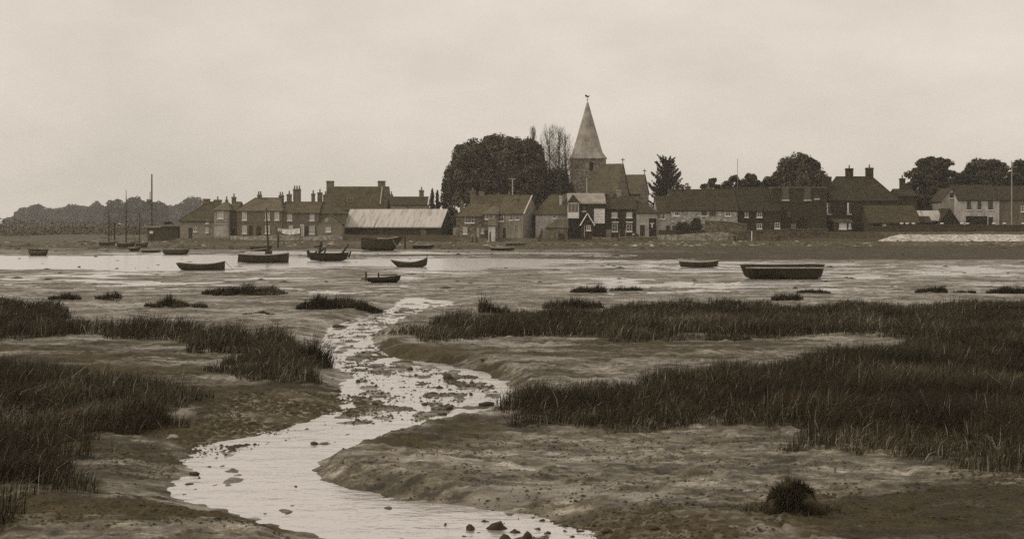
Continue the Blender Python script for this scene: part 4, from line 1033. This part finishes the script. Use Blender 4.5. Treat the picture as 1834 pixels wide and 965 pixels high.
# heap and handcart by the workshop
T = thing('net_heap', 'dark rounded heap with a pale bundle beside the workshop door', 'heap', P(1137, 424, 248.6))
vs = []; 
def blob(r, sx, sy, sz, seed, sub=2):
    bm = bmesh.new(); bmesh.ops.create_icosphere(bm, subdivisions=sub, radius=1); rr = np.random.default_rng(seed); ph = rr.uniform(0, 6, 6)
    V_ = []
    for v in bm.verts:
        c = v.co; d = 1 + r*(math.sin(c.x*3+ph[0])*math.cos(c.y*3.3+ph[1]) + .6*math.sin(c.z*5+ph[2]+c.x*4) + .4*math.sin(c.y*9+ph[3]+c.z*7))
        V_.append((c.x*d*sx, c.y*d*sy, max(-.45, c.z*d)*sz))
    F_ = [tuple(v.index for v in f.verts) for f in bm.faces]; bm.free(); return V_, F_
MB().add(*blob(.12, .75, .6, .7, 5)).build('heap', M('wood', .03), T, smooth=True)
m = MB(); v_, f_ = blob(.1, .2, .2, .2, 6, 1); MB().add([(x-.3, y-.55, z+.35) for x, y, z in v_], f_).build('bundle', M('cloth', .6), T, smooth=True)
b = P(1168, 405, 251.5)
o = MB().add([(-.45,0,.55),(.45,0,.6),(.15,0,.35),(.12,0,-.3),(-.15,0,-.25),(-.12,0,.3)], [(0,1,2,3,4,5)]).build('hanging_cloth', M('cloth', .6)); o.location = (b.x, 251.5, b.z)
tag(o, 'white cloth hung in the dark workshop doorway', 'cloth')
for px, lab in ((1167, 'pale stone on the beach below the workshop'), (1137, 'smaller pale stone on the beach below the dark brick cottage')):
    X_, Y_ = G(px, 440, .2); T = thing('beach_stone', lab, 'stone', (X_, Y_, float(zfull(X_, Y_)) + .05))
    MB().add(*blob(.12, .35, .3, .22, px)).build('stone', M('stone', .5), T, smooth=True)

# ------------------------------------------------------------------ grass
def blade_mesh(X, Y, h, w, name, mat, lean=.35, zoff=-.02):
    n = len(X); Z = zfull(X, Y) + zoff
    a = rng.uniform(0, 2*np.pi, n); ld = rng.uniform(0, 2*np.pi, n); lm = np.abs(rng.normal(0, lean, n)) * h
    fl = rng.random(n) < .10; lm = np.where(fl, h * rng.uniform(.9, 1.5, n), lm); ld = np.where(rng.random(n) < .5, rng.normal(.5, .7, n), ld)
    b = np.stack([np.cos(a), np.sin(a), 0*a], 1) * (w/2)[:, None]
    p0 = np.stack([X, Y, Z], 1)
    ldv = np.stack([np.cos(ld), np.sin(ld), 0*ld], 1)
    p1 = p0 + ldv * (lm*.32)[:, None] + np.array([0, 0, 1]) * (h*.55)[:, None]
    p2 = p0 + ldv * lm[:, None] + np.array([0, 0, 1]) * (h * np.sqrt(np.clip(1 - (lm/np.maximum(h, .01))**2*.35, .3, 1)))[:, None]
    V = np.stack([p0-b, p0+b, p1+b*.8, p1-b*.8, p2], 1).reshape(-1, 3)
    k = np.arange(n) * 5
    q = np.stack([k, k+1, k+2, k+3], 1); t = np.stack([k+3, k+2, k+4], 1)
    tone = np.clip(.36 + .22*fbm(X*.7, Y*.7, 88, 3) + .12*fbm(X*.2, Y*.25, 89, 2) + rng.normal(0, .16, n) + (rng.random(n) < .05) * .5 + fl * .16 * rng.random(n), 0, 1)
    return np_mesh(name, V, quads=q, tris=t, mat=mat, color={'tone': np.repeat(tone, 5)})
gm = MT('grass_blade')
ga_ = gm.n('ShaderNodeAttribute', attribute_name='tone').outputs['Fac']
gm.col(gm.ramp(ga_, [(0, sep(.010)), (.4, sep(.024)), (.68, sep(.055)), (.84, sep(.12)), (1, sep(.36))])); gm.b.inputs['Roughness'].default_value = .65; gm.b.inputs['Specular IOR Level'].default_value = .25
GRASS = gm.m
def scatter(poly, dens, edge=.5, holes=True):
    xs = [p[0] for p in poly]; ys = [p[1] for p in poly]
    x0, x1, y0, y1 = min(xs)-edge, max(xs)+edge, min(ys)-edge, max(ys)+edge
    n = int((x1-x0)*(y1-y0)*dens)
    X = rng.uniform(x0, x1, n); Y = rng.uniform(y0, y1, n)
    d = sdist(X, Y, poly) + edge * 1.5 * fbm(X*.9, Y*.9, 77, 4)
    keep = d < 0
    return X[keep], Y[keep], d[keep]
def bed(label, poly_px, dens, h0, w0, clip=None):
    poly = GP(poly_px, .06)
    X, Y, d = scatter(poly, dens, .45)
    near = np.clip(30 / Y, .25, 1.3)
    keep = rng.random(len(X)) < np.clip(near, .3, 1); 
    inview = np.abs(X) < Y * .44 + 1.5
    keep &= inview
    X, Y, d = X[keep], Y[keep], d[keep]
    gap = (fbm(X*.8, Y*.8, 84, 3) > -.42 - .5*ss(-.5, -2.2, d)) & (rng.random(len(X)) < .55 + .45*ss(.1, -.5, fbm(X*1.9, Y*1.9, 86, 2) - .2 + 0*d) + .3*ss(-1, -2, d))
    X, Y, d = X[gap], Y[gap], d[gap]
    cl = fbm(X*.55, Y*.55, 81, 3)
    h = h0 * (.72 + .42*cl + .2*fbm(X*2.1, Y*2.1, 82, 2) + rng.normal(0, .13, len(X))) * (.6 + .4*ss(0, -.5, d))
    h = np.clip(h, .08, 1.2)
    w = w0 * np.clip(Y/32, .8, 2.4) * rng.uniform(.7, 1.3, len(X))
    o = blade_mesh(X, Y, h, w, 'marsh_grass', GRASS, .62)
    tag(o, label, kind='stuff'); print(label, len(X))
bed('dark tall marsh grass filling the right foreground', [(882,768),(900,742),(930,718),(1000,704),(1100,694),(1220,678),(1330,668),(1440,652),(1540,638),(1620,622),(1700,612),(1980,600),(2100,860),(1834,842),(1700,836),(1560,822),(1480,808),(1430,792),(1370,772),(1330,757),(1160,768),(1000,774)], 640, .56, .0125)
bed('long belt of marsh grass right of the stream', [(716,604),(760,592),(800,580),(860,572),(1000,563),(1100,556),(1200,549),(1330,545),(1450,553),(1540,548),(1600,556),(1700,548),(1834,544),(2000,542),(2060,610),(1700,625),(1600,606),(1500,600),(1400,606),(1290,607),(1200,617),(1100,613),(1050,602),(900,604),(840,613),(765,618)], 380, .54, .0125)
bed('dark marsh grass filling the left foreground', [(-160,664),(0,672),(150,676),(250,692),(340,709),(372,716),(310,736),(262,738),(300,764),(210,782),(186,812),(132,826),(124,888),(44,896),(30,944),(-60,965),(-160,980)], 640, .57, .0125)
bed('belt of marsh grass left of the stream', [(-120,538),(0,540),(60,548),(120,560),(118,578),(150,590),(220,592),(350,598),(440,608),(520,612),(582,628),(586,655),(556,660),(568,686),(470,680),(396,668),(398,640),(346,632),(336,616),(220,609),(160,602),(100,607),(-120,616)], 420, .58, .0125)
def tussock(label, x0, x1, yt, yb, dens=1500, name='grass_tussock', depth=None, w0=.014, lean=.6):
    X0, Y0 = G(x0, yb, 0); X1, _ = G(x1, yb, 0); W = X1-X0
    hgt = (yb-yt)/K*Y0
    dep = depth or min(W*.6, 2.2)
    n = int(W*dep*dens*np.clip(30/Y0, .35, 1.2)); n = max(n, 150)
    ns = max(3, int(3 + W * 1.1)); cu = np.linspace(-.72, .72, ns) + rng.normal(0, .1, ns); cv = rng.uniform(-.5, .5, ns); cr = rng.uniform(.6, 1.25, ns) * (1.5/ns + .16); chh = rng.uniform(.62, 1.1, ns) * (1 - .35*np.abs(cu)**2)
    kk = rng.integers(0, ns, n); a_ = rng.uniform(0, 2*np.pi, n); r_ = np.sqrt(rng.random(n))
    u = cu[kk] + np.cos(a_)*r_*cr[kk]; v = cv[kk] + np.sin(a_)*r_*.6
    X = (X0+X1)/2 + u*W/2; Y = Y0 + dep/2 + v*dep/2
    hb = max(.15, (hgt - dep*(CH)/Y0*.55) if hgt > .3 else hgt)
    h = hb * 1.2 * chh[kk] * (1 - .6*r_**2) * rng.uniform(.4, 1.12, n) * (.85 + .4*fbm(X*1.6, Y*1.6, 83, 3))
    w = w0 * np.clip(Y/32, .8, 2.4) * rng.uniform(.7, 1.3, len(u))
    o = blade_mesh(X, Y, np.clip(h, .05, 2), w, name, GRASS, lean)
    tag(o, label, 'grass clump')
for a in (('small grass clump at the back edge of the left marsh belt', 84, 141, 519, 537), ('little round grass clump alone on the left mudflat', 168, 211, 516, 536), ('scrap of grass just below the little round clump', 186, 212, 533, 541),
          ('oblong grass clump alone on the left mudflat', 259, 353, 526, 554), ('long low grass islet below the dark open boat', 362, 523, 505, 527), ('long grass islet at the stream mouth', 521, 682, 524, 558),
          ('faint tuft of grass between the oblong clump and the stream', 435, 482, 556, 566), ('left of two grass clumps side by side in mid flat', 1020, 1086, 502, 522), ('right of two grass clumps side by side in mid flat', 1096, 1147, 501, 519),
          ('round grass clump below the big lighter', 1388, 1432, 518, 538), ('flat grass clump just right below the big lighter', 1425, 1487, 510, 524), ('flat grass clump at the far right of the mudflat, first of three', 1644, 1701, 508, 523),
          ('smallest grass clump of three at the far right mudflat', 1712, 1753, 511, 523), ('tallest grass clump of three at the far right mudflat', 1777, 1850, 501, 524), ('upright bushy grass clump at the head of the long belt', 860, 912, 529, 566),
          ('squarish grass clump behind the long belt', 990, 1074, 525, 556), ('low strip of grass in front of the long belt', 1266, 1346, 602, 615), ('leafy tuft on the left bend of the stream', 520, 586, 592, 656)):
    tussock(*a)
tussock('few bare stalks at the foot of the right foreground grass', 1402, 1442, 785, 815, dens=160, name='grass_stalks', depth=.4)
# big rounded tussock in the right foreground
X0, Y0 = G(1428, 932, 0)
T = thing('mud_tussock', 'rounded dark tussock of weed and old grass on the right foreground mud', 'tussock', (X0, Y0+.3, float(zfull(X0, Y0+.3)) - .02))
MB().add(*blob(.24, .31, .27, .30, 9, 4)).build('root_mound', M('bark', .03), T, smooth=True)
n = 5200; th = rng.uniform(0, 2*np.pi, n); ph = np.arccos(rng.uniform(.0, 1, n))
lump = 1 + .22*fbm(np.cos(th)*1.4+ph, np.sin(th)*1.4, 95, 3)
C = np.stack([np.cos(th)*np.sin(ph)*.24, np.sin(th)*np.sin(ph)*.22, np.cos(ph)*.25], 1) * lump[:, None]; out = C/np.linalg.norm(C, axis=1, keepdims=True)
Ls = rng.uniform(.08, .26, n) * lump
mid = C + out*(Ls*.38)[:, None] + np.array([0,0,1])*(Ls*.22)[:, None]
tip = mid + out*(Ls*.35)[:, None]*rng.uniform(.3,1,n)[:, None] + np.array([0,0,-1])*(Ls*rng.uniform(-.15,.75,n))[:, None] + rng.normal(size=(n,3))*.025
tip[:, 2] = np.maximum(tip[:, 2], .01)
sd_ = np.cross(out, rng.normal(size=(n,3))); sd_ /= np.linalg.norm(sd_, axis=1, keepdims=True); sd_ *= .004
V = np.stack([C-sd_, C+sd_, mid+sd_, mid-sd_, tip], 1).reshape(-1, 3); k = np.arange(n)*5
np_mesh('grass', V, quads=np.stack([k,k+1,k+2,k+3],1), tris=np.stack([k+3,k+2,k+4],1), mat=GRASS, parent=T, color={'tone': np.repeat(np.clip(rng.normal(.25,.17,n),0,1),5)})
n = 900; a_ = rng.uniform(0, 2*np.pi, n); r_ = rng.uniform(.2, .62, n)**1.0
o = blade_mesh(T.location.x + np.cos(a_)*r_*1.15, T.location.y + np.sin(a_)*r_*.8, rng.uniform(.03, .13, n), rng.uniform(.006, .012, n), 'grass_fringe', GRASS, .7)
o.parent = T; o.matrix_parent_inverse = Matrix.Translation(T.location).inverted()

# ------------------------------------------------------------------ stones
SM = M('stone', .032, .7)
def stone(label, px, py, wpx, hpx, group=None, mat=SM, seed=0, flatz=.55):
    X_, Y_ = G(px, py, -.08); s = K/Y_; w = wpx/s/2; h = hpx/s
    o = MB().add(*blob(.26, w*random.uniform(.9,1.3), w*random.uniform(.6,.9), h*flatz, seed+int(px*7+py), 2)).build('stone', mat, smooth=True)
    o.location = (X_, Y_, max(float(zfull(X_, Y_)), WZ - .03) + h*.16); o.rotation_euler = (0, 0, random.uniform(0, 6))
    tag(o, label, 'stone', group)
gS = 'dark stones lying in the stream'
lab = 'dark wet stone lying in the shallow stream'
BIGS = [('largest round dark boulder in the upper stream', 802, 678, 21, 14), ('flat dark stone near the mouth of the stream', 606, 585, 22, 6), ('pointed dark stone in mid stream, above the riffle', 735, 661, 12, 8), ('dark wedge stone under the right cut bank', 870, 725, 24, 10),
        ('pale topped stone on the left gravel spit', 604, 700, 16, 7), ('low dark stone at the left edge of the stream, above the spit', 641, 683, 8, 8), ('dark lump in the still pool', 530, 869, 10, 8), ('brick shaped stone in the lower pool', 563, 793, 16, 8),
        ('largest rounded rock of the cluster at the stream foot', 888, 944, 28, 24), ('broad rock at the front of the cluster at the stream foot', 905, 964, 30, 18), ('leftmost rock of the cluster at the stream foot', 843, 944, 24, 18), ('rock behind the cluster at the stream foot', 868, 931, 14, 9),
        ('rightmost rock of the cluster at the stream foot', 944, 962, 26, 16), ('middle rock of the cluster at the stream foot', 922, 950, 20, 12), ('small rock left of the cluster at the stream foot', 797, 937, 10, 9), ('pale stone on the left bank near the grass', 310, 792, 18, 10)]
for k, (l_, px, py, w, h) in enumerate(BIGS):
    stone(l_, px, py, w, h, mat=M('stone', .3) if 'pale stone' in l_ else SM, seed=k)
for k, (px, py, w, h) in enumerate(((791,694,12,6),(808,698,10,4),(846,685,14,8),(840,690,8,5),(848,706,10,8),(786,712,10,5),(771,706,12,4),(803,732,18,9),(788,740,16,8),(756,724,14,7),(772,730,8,4),(668,683,8,4),(678,690,7,4),(676,726,14,6),(652,704,9,5),
        (636,737,10,5),(600,762,10,6),(585,757,6,4),(578,752,6,4),(717,690,6,3),(741,672,8,4),(690,655,8,3),(640,640,8,3),(655,632,10,4),(670,601,8,3),(625,572,8,3),(480,915,7,5),(484,905,6,4),(592,770,6,4),(640,760,7,4),(700,745,10,5),(720,752,9,4),(830,718,8,4),(860,660,8,4),(886,700,10,6),
        (430,800,9,5),(402,812,8,5),(388,820,10,6),(372,832,12,7),(352,846,12,8),(340,862,14,9),(352,872,9,5),(330,880,12,6),(360,855,7,5),(520,778,9,5),(545,768,8,5),(476,790,9,5),(455,795,7,4),(735,952,9,6),(690,948,8,5),(975,930,12,7),(1040,950,14,8),(1010,938,10,6),(965,944,14,9),(985,952,18,11),(1025,956,16,10),(1060,944,12,8),(1085,957,18,11),(860,952,18,11),(828,956,14,9),(1130,950,14,9),(1175,958,16,9),(1015,946,9,6),(776,958,9,6),(905,934,11,7))):
    stone(lab, px + random.uniform(-5, 5), py + random.uniform(-2.5, 2.5), w * random.uniform(.6, 1.25), h * random.uniform(.6, 1.1), gS, seed=k+50)
# pebbles: too many to count
def pebbles(label, poly_px, n, rmin, rmax, mat, name='pebbles', z=-.08):
    poly = GP(poly_px, z); xs = [p[0] for p in poly]; ys = [p[1] for p in poly]
    X = rng.uniform(min(xs), max(xs), n*3); Y = rng.uniform(min(ys), max(ys), n*3); k = inside(X, Y, poly) & (fbm(X*.8, Y*.8, 91, 3) > -.25); X, Y = X[k][:n], Y[k][:n]; n = len(X)
    base = np.array([(1,0,0),(.5,.87,0),(-.5,.87,0),(-1,0,0),(-.5,-.87,0),(.5,-.87,0),(0,0,.7),(.35,.5,.45),(-.5,.1,.5),(.1,-.5,.5)])[[0,1,2,3,4,5,6]]
    r = rng.uniform(rmin, rmax, n)**1.0 * rng.uniform(.5, 1, n); sc = np.stack([r*rng.uniform(.8,1.5,n), r*rng.uniform(.7,1.1,n), r*rng.uniform(.7,1.2,n)], 1)
    V = base[None]*sc[:, None] * (1+rng.normal(0,.12,(n,7,1))) + np.stack([X, Y, np.maximum(zfull(X, Y), WZ-.02)], 1)[:, None]
    i = np.arange(n)[:, None]*7; t = np.concatenate([np.stack([i[:,0]+a, i[:,0]+(a+1)%6, i[:,0]+6], 1) for a in range(6)])
    tag(np_mesh(name, V.reshape(-1,3), tris=t, mat=mat, smooth=True), label, kind='stuff')
pebbles('small dark stones of the left gravel spit', [(330,805),(380,720),(520,685),(650,692),(655,725),(560,768),(450,795),(370,815)], 2600, .02, .06, SM)
pebbles('small stones and weed in the riffles of the stream', [(600,640),(690,650),(860,675),(900,700),(880,735),(780,755),(640,765),(600,750),(640,690)], 1500, .02, .06, SM, z=WZ)
pebbles('small stones and weed scattered over the bottom foreground', [(880,960),(990,930),(1180,925),(1400,915),(1520,985),(850,985)], 1300, .012, .035, SM)
pebbles('dark lumps scattered over the right foreground mud', [(600,850),(900,780),(1300,780),(1450,830),(1700,860),(1700,920),(1300,930),(900,910),(700,890)], 260, .012, .03, SM)
pebbles('dark crumbs along the left bank', [(130,890),(190,800),(320,760),(360,840),(310,890)], 500, .012, .04, SM)

pebbles('wet crumbs of mud and stone along the left edge of the pool', [(318,895),(330,860),(345,825),(380,790),(470,775),(620,740),(660,735),(640,760),(560,775),(470,800),(400,815),(385,850),(360,895)], 900, .015, .06, SM, z=WZ)
pebbles('dark floating scraps and pebbles in the upper stream', [(600,600),(660,572),(720,548),(760,548),(720,575),(690,600),(690,640),(640,645)], 420, .02, .07, SM, z=WZ)
def far_lumps(label, x0, x1, Y0, Y1, n, r0, r1, mat, name):
    Y = rng.uniform(Y0, Y1, n); X = (rng.uniform(x0, x1, n) - CX) / K * Y
    k = fbm(X*.12, Y*.25, 141, 3) > -.15; X, Y = X[k], Y[k]; n = len(X)
    base = np.array([(1,0,0),(.5,.87,0),(-.5,.87,0),(-1,0,0),(-.5,-.87,0),(.5,-.87,0),(.1,0,.7)])
    r = r0 + (r1-r0)*rng.random(n)**2.5; sc = np.stack([r*rng.uniform(.9,2.4,n), r*rng.uniform(.7,1.2,n), r*rng.uniform(.35,.9,n)], 1)
    V = base[None]*sc[:, None]*(1+rng.normal(0,.2,(n,7,1))) + np.stack([X, Y, np.maximum(zfull(X, Y), WZ-.02)], 1)[:, None]
    i = np.arange(n)[:, None]*7; t = np.concatenate([np.stack([i[:,0]+a, i[:,0]+(a+1)%6, i[:,0]+6], 1) for a in range(6)])
    tag(np_mesh(name, V.reshape(-1,3), tris=t, mat=mat), label, kind='stuff')
far_lumps('dark weed and rubble strewn over the foreshore below the village', -200, 2000, 196, 247, 2600, .12, .55, M('stone', .04, .8), 'foreshore_rubble')
far_lumps('pale stones and shells strewn over the foreshore below the village', -100, 1900, 214, 247, 700, .08, .35, M('stone', .3, .8), 'foreshore_stones')
far_lumps('low dark weed lumps over the open mudflat', -200, 2000, 84, 190, 700, .04, .28, M('stone', .03, .8), 'weed_lumps')

pebbles('dark weed lumps covering the lower right mud', [(1480,930),(1560,880),(1850,860),(1900,985),(1480,985)], 900, .012, .045, SM)
pebbles('scattered weed lumps on the right foreground mud', [(1300,935),(1500,870),(1860,845),(1860,880),(1500,985),(1280,985)], 500, .012, .05, SM)
pebbles('dark weed lumps on the lower left mud', [(-40,985),(-20,900),(200,890),(420,915),(600,985)], 700, .012, .04, SM)

for lab, poly, n in (('dark crumbs of mud and weed over the right foreground flat', [(560,840),(640,800),(880,760),(1340,780),(1480,830),(1800,850),(1850,930),(1400,960),(1000,960),(700,890)], 2600),
                     ('dark crumbs of mud and weed on the bank right of the stream', [(690,600),(860,612),(1060,605),(1540,605),(1300,650),(960,690),(890,690),(760,640)], 1300),
                     ('dark crumbs of mud and weed on the left foreground flat', [(-50,900),(130,890),(200,800),(300,750),(380,715),(600,680),(600,640),(400,670),(340,640),(0,612),(-50,660),(380,700),(300,760),(330,900),(640,985),(-50,985)], 2400)):
    pebbles(lab, poly, n, .008, .035, SM)
